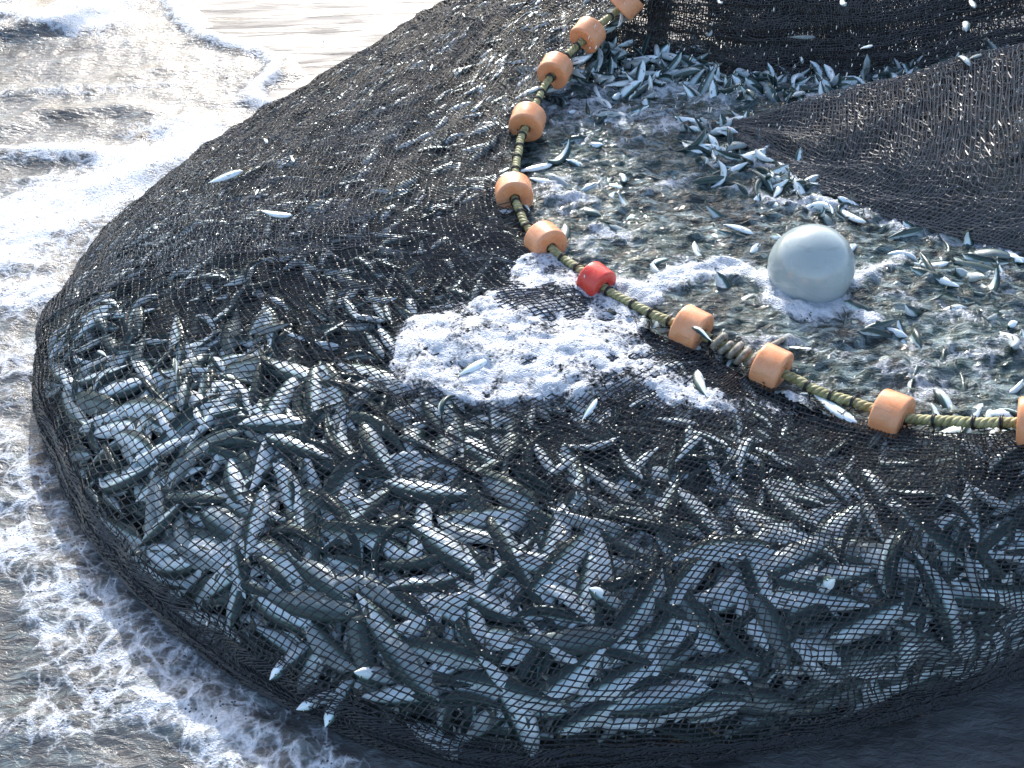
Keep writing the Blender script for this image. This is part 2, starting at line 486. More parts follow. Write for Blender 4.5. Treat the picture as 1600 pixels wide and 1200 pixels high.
def build_patch():
    th = np.linspace(0, np.pi / 2, 400)
    P = np.zeros((NS, NT, 3))
    for k in range(NS):
        B, R = fc[k], rc[k]
        R = R - np.array([0, 0, .015])
        nexp = np.interp(idx[k], [0, 6, 9, 14, 17, 20], [2.0, 2.1, 2.5, 2.35, 2.3, 2.6])
        f = 1 - np.cos(th) ** (2 / nexp); g = np.sin(th) ** (2 / nexp)
        # slight sag towards the float line
        sag = -.03 * np.sin(np.pi * np.clip(f, 0, 1)) ** 2 * np.interp(idx[k], [7, 9, 14, 17], [0, 1, 1, 0]) * (f > .5)
        q = np.stack([B[0] + (R[0] - B[0]) * f, B[1] + (R[1] - B[1]) * f, B[2] + (R[2] - B[2]) * g + sag], 1)
        # overhang low on the right where the bag hangs clear of the sand
        oh = np.interp(idx[k], [15, 18, 20], [0, .05, .07])
        dirv = (B[:2] - R[:2]) / np.linalg.norm(B[:2] - R[:2])
        q[:, :2] += dirv * (oh * np.sin(np.pi * np.clip(g, 0, 1)))[:, None]
        P[k] = resample(q, NT)
    return P

def normals(P):
    du = np.gradient(P, axis=0); dv = np.gradient(P, axis=1)
    n_ = np.cross(du, dv)
    n_ /= np.linalg.norm(n_, axis=2)[:, :, None] + 1e-12
    s = np.sign(np.median(n_[:, NT // 2, 2])) if P.shape[1] == NT else 1
    return n_ * (s if s else 1)

BAG = build_patch()
BN = normals(BAG)
BN0 = BN.copy()
# lumps pressed out by the catch and pleats pulled along the net
lump = fbm(BAG[..., 0] * 3.2, BAG[..., 1] * 3.2, BAG[..., 2] * 3.2, 3, seed=3)
sarc = np.r_[0, np.cumsum(np.linalg.norm(np.diff(BAG[:, 60], axis=0), axis=1))][:, None] * np.ones((1, NT))
tarc = np.concatenate([np.zeros((NS, 1)), np.cumsum(np.linalg.norm(np.diff(BAG, axis=1), axis=2), axis=1)], 1)
edge_fade = sstep(0, .12, tarc) * sstep(0, .12, tarc[:, -1:] - tarc)
pleat_s = noise(sarc * 1.3, tarc * 13, seed=9) * sstep(8.5, 5, idx)[:, None]
pleat_t = noise(sarc * 15, tarc * 1.6, seed=12) * sstep(16.3, 18.5, idx)[:, None]
small = fbm(BAG[..., 0] * 11, BAG[..., 1] * 11, BAG[..., 2] * 11, 2, seed=21)
BAG = BAG + BN * (edge_fade * (.030 * lump + .022 * pleat_s + .014 * pleat_t + .009 * small))[..., None]
BN = normals(BAG)

def sample(P, u, v):
    """u in 0..NS-1, v in 0..NT-1 (floats)"""
    u = np.clip(u, 0, P.shape[0] - 1.001); v = np.clip(v, 0, P.shape[1] - 1.001)
    i = u.astype(int); j = v.astype(int); a = (u - i)[..., None]; b = (v - j)[..., None]
    return (P[i, j] * (1 - a) + P[i + 1, j] * a) * (1 - b) + (P[i, j + 1] * (1 - a) + P[i + 1, j + 1] * a) * b

# ------------------------------------------------------------------ ground and sea
def axis(lo, hi, step, far, grow=1.25):
    a = list(np.arange(lo, hi + step, step)); s = step
    left, right = [], []
    x = lo
    while x > -far: s *= grow; x -= s; left.append(x)
    s = step; x = a[-1]
    while x < far: s *= grow; x += s; right.append(x)
    return np.array(left[::-1] + a + right)

# shoreline of the swash at the far side : sand rises beyond it
shore = crom(np.array([at(270, -40), at(300, 30), at(360, 62), at(432, 82), at(446, 118), at(412, 146), at(470, 168), at(640, 200), at(900, 260)]), 160)
def shore_dist(X, Y):
    """positive on the dry (far right) side"""
    sh = X.shape; q = np.stack([X.ravel(), Y.ravel()], 1)
    out = np.zeros(len(q))
    A = shore[:-1, :2]; B = shore[1:, :2]; D = B - A; L2 = (D ** 2).sum(1)
    for c in range(0, len(q), 20000):
        w = q[c:c + 20000, None] - A[None]
        t = np.clip((w * D[None]).sum(2) / L2, 0, 1)
        e = w - t[..., None] * D[None]
        d2 = (e ** 2).sum(2); k = d2.argmin(1); r = np.arange(len(k))
        side = D[k, 0] * e[r, k, 1] - D[k, 1] * e[r, k, 0]
        out[c:c + 20000] = np.sqrt(d2[r, k]) * np.sign(side)
    return out.reshape(sh)

gx = axis(-4.5, 4.5, .06, 600); gy = axis(.4, 9.0, .06, 900)
GX, GY = np.meshgrid(gx, gy, indexing='ij')
sd = shore_dist(GX, GY)
inner = (np.abs(GX) < 7) & (GY > -2) & (GY < 12)
GZ = np.where(sd > 0, -.004 + .03 * sstep(0, .8, sd) + .004 * fbm(GX * 1.2, GY * 3, oct=3, seed=5) * sstep(0, .3, sd), -.004 - .05 * sstep(0, .25, -sd))
GZ = np.where(inner, GZ, np.where(sd > 0, .026, -.054))
sand = add('wet_sand', np.stack([GX, GY, GZ], -1).reshape(-1, 3), grid_faces(len(gx), len(gy)), M['sand'])
sand['kind'] = 'structure'

def seg_dist(X, Y, pts):
    d = np.full(X.shape, 9.0)
    P = np.asarray(pts)[:, :2]
    for a, b in zip(P[:-1], P[1:]):
        v = b - a; L2 = (v ** 2).sum() + 1e-9
        t = np.clip(((X - a[0]) * v[0] + (Y - a[1]) * v[1]) / L2, 0, 1)
        d = np.minimum(d, np.hypot(X - a[0] - t * v[0], Y - a[1] - t * v[1]))
    return d

# sea : rows get coarser with distance
sy = [.55]
while sy[-1] < 9.5: sy.append(sy[-1] + .0055 * (sy[-1] + .8))
sy = np.array(sy); sx = np.arange(-4.6, 3.4, .019)
SX, SY = np.meshgrid(sx, sy, indexing='ij')
SZ = .010 * fbm(SX * 2.6, SY * 4.2, oct=3, seed=31) + .006 * fbm(SX * 8, SY * 13, oct=3, seed=33)
amp_far = sstep(2.3, 4.2, SY)
SZ += amp_far * (.012 * noise(SX * 1.7 + SY * .5, SY * 5.5, seed=41) + .005 * noise(SX * 5, SY * 17, seed=43))
# ripples trails near the left edge
crest = crom(np.array([at(-120, 95), at(-20, 62), at(60, 52), at(130, 34), at(190, 8), at(260, -40)]), 60)
cd = seg_dist(SX, SY, crest)
cside = np.interp(SX, crest[:, 0], crest[:, 1]) - SY      # >0 on the camera's side
cfade = sstep(at(230, -10)[0], at(110, 40)[0], SX)
SZ += cfade * np.where(cside > 0, .065 * np.exp(-(cd / .09) ** 2), .065 * np.exp(-(cd / .42) ** 2)) * (1 + .25 * noise(SX * 7, SY * 7, seed=44))
for pts, h in (([(0, 205), (60, 178), (120, 176), (190, 172), (240, 178)], .03), ([(-30, 150), (60, 142), (150, 132), (260, 108)], .018), ([(-30, 245), (60, 238), (140, 244)], .02),
               ([(160, 300), (260, 262), (330, 225)], .02)):
    dd = seg_dist(SX, SY, [at(*q) for q in pts]); SZ += h * np.exp(-(dd / .07) ** 2)
# foam density, raised with distance to whiten the sea in place of glare
foam = -.30 + .30 * amp_far + .34 * fbm(SX * 2.4, SY * 3.4, oct=3, seed=51)
def stroke(dens, X, Y, pts, w, k, z=0):
    dd = seg_dist(X, Y, [at(*q, z) for q in pts])
    ww = w * (1 + .5 * noise(X * 4, Y * 4, seed=int(abs(pts[0][0])) % 90))
    return dens + k * np.exp(-(dd / np.maximum(ww, .01)) ** 2)
for pts, w, k in [
    ([(-60, 380), (60, 335), (150, 300), (240, 262), (320, 226)], .22, 1.05),
    ([(-60, 400), (30, 390), (110, 370)], .30, .7),
    ([(-60, 330), (0, 345), (60, 330)], .12, .5),
    ([(0, 240), (100, 243), (200, 246), (280, 240)], .07, .85),
    ([(-20, 470), (40, 475), (70, 470)], .12, .7),
    ([(-40, 560), (20, 560), (50, 590)], .11, .75), ([(-30, 650), (30, 640)], .12, .6),
    ([(-40, 700), (40, 705), (75, 740)], .12, .8), ([(-40, 800), (40, 780), (110, 800), (150, 870)], .15, .66),
    ([(-30, 880), (60, 860), (140, 880), (200, 940), (250, 985)], .13, .66), ([(100, 950), (180, 985), (250, 1030), (300, 1060)], .12, .66),
    ([(90, 1020), (200, 1080), (300, 1095), (400, 1115), (470, 1160), (520, 1200)], .11, .75),
    ([(0, 1150), (60, 1130), (120, 1165), (180, 1210)], .08, .65), ([(250, 1100), (330, 1150), (420, 1190), (500, 1230)], .09, .6),
    ([(310, 950), (370, 1020), (430, 1090), (520, 1140)], .03, .5),
    ([(-20, 30), (60, 38), (120, 24), (190, -4)], .16, 1.0), ([(90, 50), (130, 45), (190, 30)], .10, .9), ([(0, 150), (140, 142), (300, 130)], .05, .35), ([(210, 205), (300, 195)], .12, .45),
]:
    foam = stroke(foam, SX, SY, pts, w, k)
sdS = shore_dist(SX, SY)
foam += .95 * np.exp(-((sdS + .06) / .06) ** 2) * (SY < 7.5)
SZ += .012 * np.exp(-((sdS + .05) / .04) ** 2)
SZ -= .05 * sstep(.02, .3, sdS)
foam = np.minimum(np.clip(foam, -1, .95), .60 + .4 * amp_far)
# foam stands proud of the water, and the dark wet strip at the bag's foot stays clear
fd = seg_dist(SX, SY, fc[::8])
foam -= .35 * np.exp(-(fd / .055) ** 2) * (SY < 2.9)
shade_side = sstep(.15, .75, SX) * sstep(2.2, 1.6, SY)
foam -= 1.5 * shade_side  # foam and pale veil taken out where the bag's shade falls, darkening the colour
SZ += .020 * sstep(.05, .9, foam + .5 * fbm(SX * 14, SY * 14, oct=3, seed=61))
sea = add('sea_water', np.stack([SX, SY, SZ], -1).reshape(-1, 3), grid_faces(len(sx), len(sy)), M['sea'], attrs={'foam': foam.ravel()})
sea['kind'] = 'structure'

# ------------------------------------------------------------------ water held in the net and the dark fill under the mesh
core_u = np.linspace(0, NS - 1, 260); core_v = np.linspace(0, NT - 1, 70)
CU, CV = np.meshgrid(core_u, core_v, indexing='ij')
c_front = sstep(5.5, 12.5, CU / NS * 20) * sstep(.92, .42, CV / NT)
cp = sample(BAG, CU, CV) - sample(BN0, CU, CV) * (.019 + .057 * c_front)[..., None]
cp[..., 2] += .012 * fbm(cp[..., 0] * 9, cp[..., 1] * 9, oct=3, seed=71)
core = add('bag_water_fill', cp.reshape(-1, 3), grid_faces(260, 70), M['core'], attrs={'foam': np.full(260 * 70, -.5)})  # dark filling added under the net to stop light passing through
core['kind'] = 'structure'

poly = [tuple(p[:2]) for p in rc[::12]] + [tuple(at(*q, POOL_Z)[:2]) for q in ((1950, 640), (1950, 120), (1600, 40), (1300, 62), (1080, 66), (960, 62))]
poly = np.array(poly)
def inside(X, Y, poly):
    r = np.zeros(X.shape, bool); j = len(poly) - 1
    for i in range(len(poly)):
        xi, yi = poly[i]; xj, yj = poly[j]
        if yi != yj:
            r ^= ((yi > Y) != (yj > Y)) & (X < (xj - xi) * (Y - yi) / (yj - yi) + xi)
        j = i
    return r
BUOY = at(1267, 417, POOL_Z + .055); BUOY_R = .132
px_ = np.arange(-.4, 2.5, .0085); py_ = np.arange(1.6, 5.0, .0095)
PX, PY = np.meshgrid(px_, py_, indexing='ij')
rd = seg_dist(PX, PY, rc[::10])
keep = inside(PX, PY, poly) | (rd < .07)
warpx = PX + .05 * noise(PX * 6, PY * 6, seed=81); warpy = PY + .05 * noise(PX * 6, PY * 6, seed=82)
chop = .018 * fbm(warpx * 4, warpy * 8, oct=2, seed=83) + .012 * fbm(warpx * 11, warpy * 24, oct=3, seed=84, gain=.6)
ridge = (1 - np.abs(noise(warpx * 10, warpy * 16, seed=85))) ** 3 * .011
PZ = POOL_Z + chop + ridge - .02 * sstep(.09, .0, rd)
pfoam = -.06 + .36 * fbm(PX * 3.5, PY * 6.5, oct=3, seed=91) + .22 * sstep(3.2, 4.2, PY)
zz = POOL_Z
for pts, w, k in [
    ([(1000, 470), (1060, 432), (1120, 418), (1200, 440)], .055, 1.05), ([(930, 430), (990, 452), (1020, 470)], .035, .8),
    ([(1210, 470), (1260, 490), (1330, 485), (1360, 505)], .045, 1.2), ([(1330, 440), (1380, 418), (1420, 400)], .04, .8),
    ([(1150, 245), (1220, 265), (1290, 315), (1400, 355), (1500, 375), (1600, 395)], .055, .75),
    ([(1140, 300), (1200, 318), (1290, 325)], .04, .7), ([(1000, 305), (1060, 285), (1120, 262)], .035, .75), ([(1060, 440), (1160, 420)], .04, .4),
    ([(900, 130), (1000, 140), (1120, 150), (1300, 145)], .09, .55), ([(830, 420), (880, 440), (960, 470)], .07, .7),
    ([(1050, 580), (1130, 610), (1240, 625)], .05, .85), ([(1230, 595), (1300, 590)], .03, .6), ([(1440, 540), (1520, 560), (1600, 540)], .07, .45),
    ([(870, 190), (960, 180), (1060, 200)], .14, .45), ([(850, 260), (900, 330), (930, 400)], .10, .35), ([(1420, 470), (1540, 500)], .08, .4), ([(1180, 530), (1330, 560), (1450, 590)], .05, .45), ([(1560, 430), (1590, 480)], .05, .6), ([(930, 360), (975, 370)], .03, .5), ([(1000, 395), (1060, 385)], .02, .4),
    ([(870, 300), (930, 320)], .05, .3), ([(1400, 620), (1520, 600)], .05, .3)]:
    pfoam = stroke(pfoam, PX, PY, pts, w, k, zz)
bd = np.hypot(PX - BUOY[0], PY - BUOY[1])
ring = np.exp(-((bd - .122) / .03) ** 2)
PZ += ring * (-.004 + .010 * noise(PX * 30, PY * 30, seed=95))
pfoam += ring * .55 * sstep(BUOY[1] + .12, BUOY[1] - .12, PY)
pfoam = np.clip(pfoam, -1, 1.05)
PZ += .014 * sstep(.2, 1., pfoam + .4 * fbm(PX * 18, PY * 18, oct=2, seed=96))
F = grid_faces(len(px_), len(py_))
F = F[keep.ravel()[F].all(1)]
used, inv = np.unique(F, return_inverse=True)
pool = add('pool_water', np.stack([PX, PY, PZ], -1).reshape(-1, 3)[used], inv.reshape(F.shape), M['pool'], attrs={'foam': pfoam.ravel()[used]})
pool['kind'] = 'structure'
def pool_z(x, y):
    i = np.clip(np.round((np.asarray(x) - px_[0]) / .0085).astype(int), 0, len(px_) - 1)
    j = np.clip(np.round((np.asarray(y) - py_[0]) / .0095).astype(int), 0, len(py_) - 1)
    return PZ[i, j]

# ------------------------------------------------------------------ the seine net
net = empty('seine_net', tuple(fc[NS // 2]))
tag(net, 'black seine net bulging with silver fish, spread from the surf to the back wall', 'fishing net')
NET_OFF = -np.array(net.location)

def netting(name, P, Nn, nu, nv, u0, u1, v0, v1, r, shear, warp, seed, mat, parent, off=.004, knot=2.0, diamond=False, jitter=.05, rough=.0012):
    """a sheet of knotted mesh over patch P"""
    I, J = np.meshgrid(np.arange(nu), np.arange(nv), indexing='ij')
    a = I / (nu - 1.0); b = J / (nv - 1.0)
    wu = warp * fbm(a * 9, b * 4, oct=2, seed=seed); wv = warp * fbm(a * 9 + 31, b * 4, oct=2, seed=seed + 5)
    if diamond: a = a + (J % 2) * .5 / (nu - 1)
    a2 = a + (shear * (b - .5) + wu * 1.6) / 30 + jitter * RNG.normal(size=a.shape) / nu
    b2 = b + wv / 9 * np.sin(np.pi * b) + jitter * RNG.normal(size=a.shape) / nv
    U = (u0 + (u1 - u0) * np.clip(a2, 0, 1)) * (P.shape[0] - 1); Vv = (v0 + (v1 - v0) * np.clip(b2, 0, 1)) * (P.shape[1] - 1)
    Q = sample(P, U, Vv) + sample(Nn, U, Vv) * (off + rough * RNG.normal(size=U.shape))[..., None]
    segA, segB = [], []
    if diamond:
        for par in (0, 1):
            A = Q[:, par:-1:2]; B = Q[:, par + 1::2][:, :A.shape[1]]
            segA.append(A.reshape(-1, 3)); segB.append(B.reshape(-1, 3))
            if par == 0: segA.append(Q[1:, par:-1:2].reshape(-1, 3)); segB.append(Q[:-1, par + 1::2][:, :A.shape[1]].reshape(-1, 3))
            else: segA.append(Q[:-1, par:-1:2].reshape(-1, 3)); segB.append(Q[1:, par + 1::2][:, :A.shape[1]].reshape(-1, 3))
    else:
        segA += [Q[:-1].reshape(-1, 3), Q[:, :-1].reshape(-1, 3)]; segB += [Q[1:].reshape(-1, 3), Q[:, 1:].reshape(-1, 3)]
    A = np.concatenate(segA); B = np.concatenate(segB)
    ok = np.linalg.norm(A - B, axis=1) > 1e-4
    V1, F1 = prisms(A[ok], B[ok], r * RNG.uniform(.8, 1.25, ok.sum()))
    V2, F2 = knots(Q.reshape(-1, 3), r * knot)
    o = add(name, np.concatenate([V1, V2]) + NET_OFF, [F1, F2 + len(V1)], mat, parent, smooth=False)
    return o, Q

slen = np.linalg.norm(np.diff(BAG[:, 70], axis=0), axis=1).sum(); tlen = np.median(tarc[:, -1])
CELL = .0235
nu, nv = int(slen / CELL), int(1.08 * tlen / CELL)
print('bag net', nu, nv, round(slen, 2), round(float(tlen), 2))
o, BQ = netting('bag_panel', BAG, BN, nu, nv, 0, 1, 0, .962, .0020, 1.2, .22, 200, M['net'], net)
netting('doubled_panel', BAG, BN, int(nu * .52), nv, 0, .43, .0, .72, .0013, -1.3, .4, 260, M['net_sheen'], net, off=.009, jitter=.2, knot=2.4)  # second layer in paler twine, painting sun shimmer onto the far-left net
# the foot of the bag : gathered doubled mesh on the sand
netting('gathered_hem', BAG, BN, nu, 12, .28, 1, -.01, .09, .0015, 1.0, .3, 230, M['net'], net, off=.010, jitter=.1)

# fold of net laid over the fish at the right
low = [(1146, 214, .475), (1180, 236, .47), (1225, 262, .47), (1270, 290, .47), (1340, 322, .47), (1420, 348, .475), (1520, 374, .48), (1620, 394, .48), (1900, 430, .49)]
mid = [(1138, 194, .485), (1205, 212, .515), (1280, 238, .54), (1350, 250, .555), (1420, 262, .575), (1500, 272, .59), (1600, 280, .61), (1720, 290, .63), (2000, 320, .65)]
top = [(1142, 190, .49), (1215, 172, .56), (1290, 152, .60), (1360, 134, .635), (1430, 117, .675), (1510, 97, .71), (1600, 74, .75), (1740, 40, .80), (2000, -20, .9)]
def pts3(l): return np.array([at(*q) for q in l])
L_, M_, T_ = crom(pts3(low), 200), crom(pts3(mid), 200), crom(pts3(top), 200)
bk = T_ + np.array([0, .14, -.13]); bk2 = np.array([[p[0], p[1] + .1, POOL_Z + .0] for p in bk])
FOLD = np.stack([crom(np.stack([L_[k], M_[k], T_[k], bk[k], bk2[k]]), 90) for k in range(200)])
fa = np.linspace(0, 1, 200)[:, None] * np.ones((1, 90)); fb = np.ones((200, 1)) * np.linspace(0, 1, 90)[None]
FOLD[..., 2] += (.026 * noise(fa * 2.5 + fb * 1.5, fb * 9 - fa * 5, seed=301) + .008 * noise(fa * 9, fb * 32, seed=303)) * sstep(0, .15, fb) * sstep(0, .12, fa)
FN = normals(FOLD); FN *= np.sign(np.median(FN[:, 20, 2]))
flen = np.linalg.norm(np.diff(FOLD[:, 30], axis=0), axis=1).sum()
for k, (off, sh) in enumerate(((.0, .5), (-.012, 1.6), (-.022, -.8))):
    netting('fold_layer', FOLD, FN, int(flen / .0165), 54, 0, 1, 0, 1, .0020, sh, .35, 310 + k * 7, M['net_sheen'], net, off=off, jitter=.2, knot=1.7)

# back wall of the net, held up out of the picture
bl = [(896, 66, .55), (925, 78, .50), (1000, 92, .47), (1080, 106, .46), (1170, 122, .46), (1260, 122, .46), (1340, 128, .46), (1450, 112, .46), (1600, 80, .47), (1950, 20, .5)]
BL = crom(pts3(bl), 220)
hgt = np.interp(np.arange(220), [-1, 30, 110, 219], [.02, .40, .46, .55])
lean = np.interp(np.arange(220), [0, 219], [.34, .36])
rows = []
for q in np.linspace(0, 1, 70):
    r_ = BL.copy(); r_[:, 2] += hgt * q - .03; r_[:, 1] += lean * q ** 1.3 + .02 * math.sin(q * 6)
    rows.append(r_)
BACK = np.stack(rows, 1)
ba = np.linspace(0, 1, 220)[:, None] * np.ones((1, 70)); bb = np.ones((220, 1)) * np.linspace(0, 1, 70)[None]
BACK[..., 1] += .03 * noise(ba * 5, bb * 9, seed=401) + .02 * noise(ba * 4, bb * 22, seed=403)
KN = normals(BACK); KN *= -np.sign(np.median(KN[..., 1]))
blen = np.linalg.norm(np.diff(BACK[:, 30], axis=0), axis=1).sum()
for k, (off, sh) in enumerate(((.0, .4), (-.03, 1.8), (-.055, -5.0), (-.08, 6.0))):
    netting('back_wall_layer', BACK, KN, int(blen / .0165), 64, (0, 0, .36, .47)[k], 1, 0, 1, .0022 if k < 2 else .0026, sh, .4, 410 + k * 9, M['net_dry'], net, off=off, jitter=.2, knot=1.7)

# ------------------------------------------------------------------ foam lying on the net inside the corner
FU, FV = np.meshgrid(np.linspace(.34 * NS, .80 * NS, 330), np.linspace(.45 * NT, .985 * NT, 170), indexing='ij')
fp = sample(BAG, FU, FV); fn = sample(BN, FU, FV)
fd_ = np.full(FU.shape, -.55)
def blob(d, pts, w, k):
    dd = seg_dist(fp[..., 0], fp[..., 1], [at(*q, .465) for q in pts])
    return d + k * np.exp(-(dd / (w * (1 + .35 * noise(fp[..., 0] * 7, fp[..., 1] * 7, seed=17)))) ** 2)
fd_ = blob(fd_, [(700, 520), (760, 490), (830, 470), (880, 455)], .17, 1.35)
fd_ = blob(fd_, [(690, 530), (800, 545), (900, 520), (960, 500)], .13, 1.25)
fd_ = blob(fd_, [(760, 560), (870, 570), (960, 560), (1040, 575)], .11, .7)
fd_ = blob(fd_, [(840, 425), (870, 440), (910, 455)], .11, 1.3)
fd_ = blob(fd_, [(660, 590), (740, 580), (830, 600), (1000, 620), (1180, 640), (1300, 665)], .12, .52)
fd_ = blob(fd_, [(1060, 615), (1140, 625), (1230, 632)], .05, .6)
fd_ = blob(fd_, [(640, 520), (600, 560)], .05, .3)
fd_ = blob(fd_, [(700, 540), (820, 560), (960, 560), (1050, 590)], .22, .24)
fd_ = np.minimum(fd_, .78)
h_ = -.010 + .010 * fbm(fp[..., 0] * 9, fp[..., 1] * 9, oct=3, seed=27) + .024 * sstep(.1, .9, fd_ + .3 * fbm(fp[..., 0] * 22, fp[..., 1] * 22, oct=3, seed=19))
h_ -= .016 * np.exp(-(seg_dist(fp[..., 0], fp[..., 1], [at(800, 462, .465), at(860, 470, .465), at(890, 475, .465)]) / .075) ** 2)
fpos = fp + fn * h_[..., None]
F = grid_faces(*FU.shape); kp = (fd_ > -.55).ravel(); F = F[kp[F].all(1)]
used, inv = np.unique(F, return_inverse=True)
nf = add('sea_foam', fpos.reshape(-1, 3)[used], inv.reshape(F.shape), M['foam'], attrs={'foam': fd_.ravel()[used]})
nf['kind'] = 'stuff'
tag(nf, 'white bubbly foam lying on the net inside the corner of the float rope', 'foam')

# ------------------------------------------------------------------ rope, lashings, floats
rope_line = resample(crom(rope_pts, 900), 1400)
rlen = np.linalg.norm(np.diff(rope_line, axis=0), axis=1).sum()
rope_line[:, 2] += .008 * noise(np.arange(1400) * .02, np.zeros(1400), seed=501)
rope_line[:, 0] += .006 * noise(np.arange(1400) * .025, np.zeros(1400), seed=503)
def frames(path):
    T = np.gradient(path, axis=0); T /= np.linalg.norm(T, axis=1)[:, None]
    up = np.array([0, 0, 1.0]); A = np.cross(T, up); A /= np.linalg.norm(A, axis=1)[:, None]
    return T, A, np.cross(A, T)
RT, RA, RB = frames(rope_line)
sr = np.linspace(0, rlen, 1400)
rope_base = tuple(rope_line[700])
RO = -np.array(rope_base)
rope = empty('float_rope', rope_base)
tag(rope, 'olive yellow three-strand rope threaded through the orange floats along the net edge', 'rope')
J_ = Join()
for k in range(3):
    ph = sr / .050 * 2 * np.pi + k * 2 * np.pi / 3
    J_.add(*tube(rope_line + .0070 * (np.cos(ph)[:, None] * RA + np.sin(ph)[:, None] * RB) + RO, .0078, 7))
J_.build('rope_strands', M['rope'], rope)

FLOATS = [(978, 3), (918, 55), (867, 110), (824, 190), (803, 302), (852, 380), (931, 440), (1080, 515), (1205, 575), (1393, 647), (1618, 652)]
rp = proj(rope_line)
fidx = [int(np.argmin(np.hypot(rp[:, 0] - q[0], rp[:, 1] - q[1]))) for q in FLOATS]
FLABEL = ['orange foam float cut off by the top edge of the picture, uppermost on the rope',
          'orange foam float just above the pile of fish at the far corner of the net',
          'deeper orange foam float beside the far fish pile, third down the rope',
          'orange foam float between the fish pile and the float with crossed black twine',
          'pale orange foam float with crossed black twine on its face, at the left bend',
          'orange foam float with black twine hanging below it, next above the red float',
          'small red foam float at the edge of the white foam',
          'orange foam float with a small fish lying in its hole, next below the red float',
          'orange foam float beside the grey frayed splice of the rope',
          'orange foam float resting on the black net edge, left of five pale fish',
          'orange foam float cut off by the right edge of the picture']
fl_group = 'foam floats strung on the olive rope'
def float_mesh(name, mat, D, T, hole=.019):
    R = D / 2; b = .0095
    prof = []
    for a in np.linspace(0, np.pi / 2, 6): prof.append((T / 2 - b + b * math.cos(a) , R - b + b * math.sin(a)))
    left = [(-x, r) for x, r in prof[::-1]]
    loop = prof + left                      # outer profile from +face edge to -face edge
    loop = [(T / 2 - .003, hole - .001), (T / 2, hole + .003)] + [(T / 2 , R - b - .004)] + loop + [(-T / 2, R - b - .004), (-T / 2, hole + .003), (-T / 2 + .003, hole - .001)]
    loop = np.array(loop); S = 40; th = np.linspace(0, 2 * np.pi, S, endpoint=False)
    V = np.stack([np.repeat(loop[:, 0][:, None], S, 1), loop[:, 1][:, None] * np.cos(th), loop[:, 1][:, None] * np.sin(th)], -1)
    V[..., 1] *= 1 + .012 * np.sin(3 * th + 1); V[..., 2] *= 1 + .010 * np.cos(2 * th)
    n_ = len(loop)
    i, j = np.meshgrid(np.arange(n_), np.arange(S), indexing='ij'); i2 = (i + 1) % n_; j2 = (j + 1) % S
    F = np.stack([i * S + j, i2 * S + j, i2 * S + j2, i * S + j2], -1).reshape(-1, 4)
    return make_mesh(name, V.reshape(-1, 3), F, mats=[mat])
fm = float_mesh('foam_float', M['float'], .128, .082); fr = float_mesh('red_foam_float', M['float_red'], .112, .074)
float_objs = []
for k, i in enumerate(fidx):
    red = k == 6
    o = link(bpy.data.objects.new('foam_float', fr if red else fm))
    o.location = rope_line[i]
    t = Vector(rope_line[min(i + 18, 1399)] - rope_line[max(i - 18, 0)]).normalized()
    t = (t + Vector((random.uniform(-.06, .06), random.uniform(-.06, .06), random.uniform(-.12, .05)))).normalized()
    o.rotation_euler = (t.to_track_quat('X', 'Z').to_matrix() @ Matrix.Rotation(random.uniform(0, 6.28), 3, 'X')).to_euler()
    if not red: o.scale = [random.uniform(.97, 1.04)] * 3
    tag(o, FLABEL[k], 'float', fl_group)
    float_objs.append(o)

# lashings : a black ring round the rope with its twine running down to the edge of the mesh
edgeQ = BQ[:, -1]
last = -1
for i in np.arange(70, 1400, 27):
    if min(abs(i - q) for q in fidx) < 13: continue
    i = int(i + RNG.integers(-5, 6)); i = min(i, 1390)
    J_ = Join()
    th = np.linspace(0, 2 * np.pi, 14, endpoint=False)
    for dz in (-.002, .0025):
        J_.add(*tube(rope_line[i] + RT[i] * dz + .0166 * (np.cos(th)[:, None] * RA[i] + np.sin(th)[:, None] * RB[i]) + RO, .0024, 5, closed=True))
    d = np.linalg.norm(edgeQ - rope_line[i], axis=1); e = int(d.argmin())
    start = rope_line[i] - RB[i] * .016
    for s_ in range(RNG.integers(2, 4)):
        e2 = int(np.clip(e + RNG.integers(-7, 8), 0, len(edgeQ) - 1)); v_ = int(-1 - RNG.integers(0, 3))
        endp = BQ[e2, v_]
        q = np.linspace(0, 1, 9)[:, None]
        path = start * (1 - q) + endp * q
        path[:, 2] += .018 * q[:, 0] - .006 * np.sin(np.pi * q[:, 0])
        path += .004 * RNG.normal(size=path.shape) * np.sin(np.pi * q)
        J_.add(*tube(path + RO, .0017, 4))
    J_.build('lashing', M['net'], rope)
# twine crossed over the face of the float at the left bend and below the next
for k, offs in ((4, ((-.06, .0), (-.045, -.06))), (5, ((-.05, -.05), (.0, -.09), (.03, -.08)))):
    i = fidx[k]; J_ = Join()
    c0 = rope_line[i] + RT[i] * .05
    for a, b in offs:
        path = np.stack([c0, c0 + np.array([a * .6, -.02, b * .5 + .0]), c0 + np.array([a, -.03, b])])
        J_.add(*tube(crom(path, 9) + RO, .0018, 4))
    J_.build('lashing', M['net'], rope)
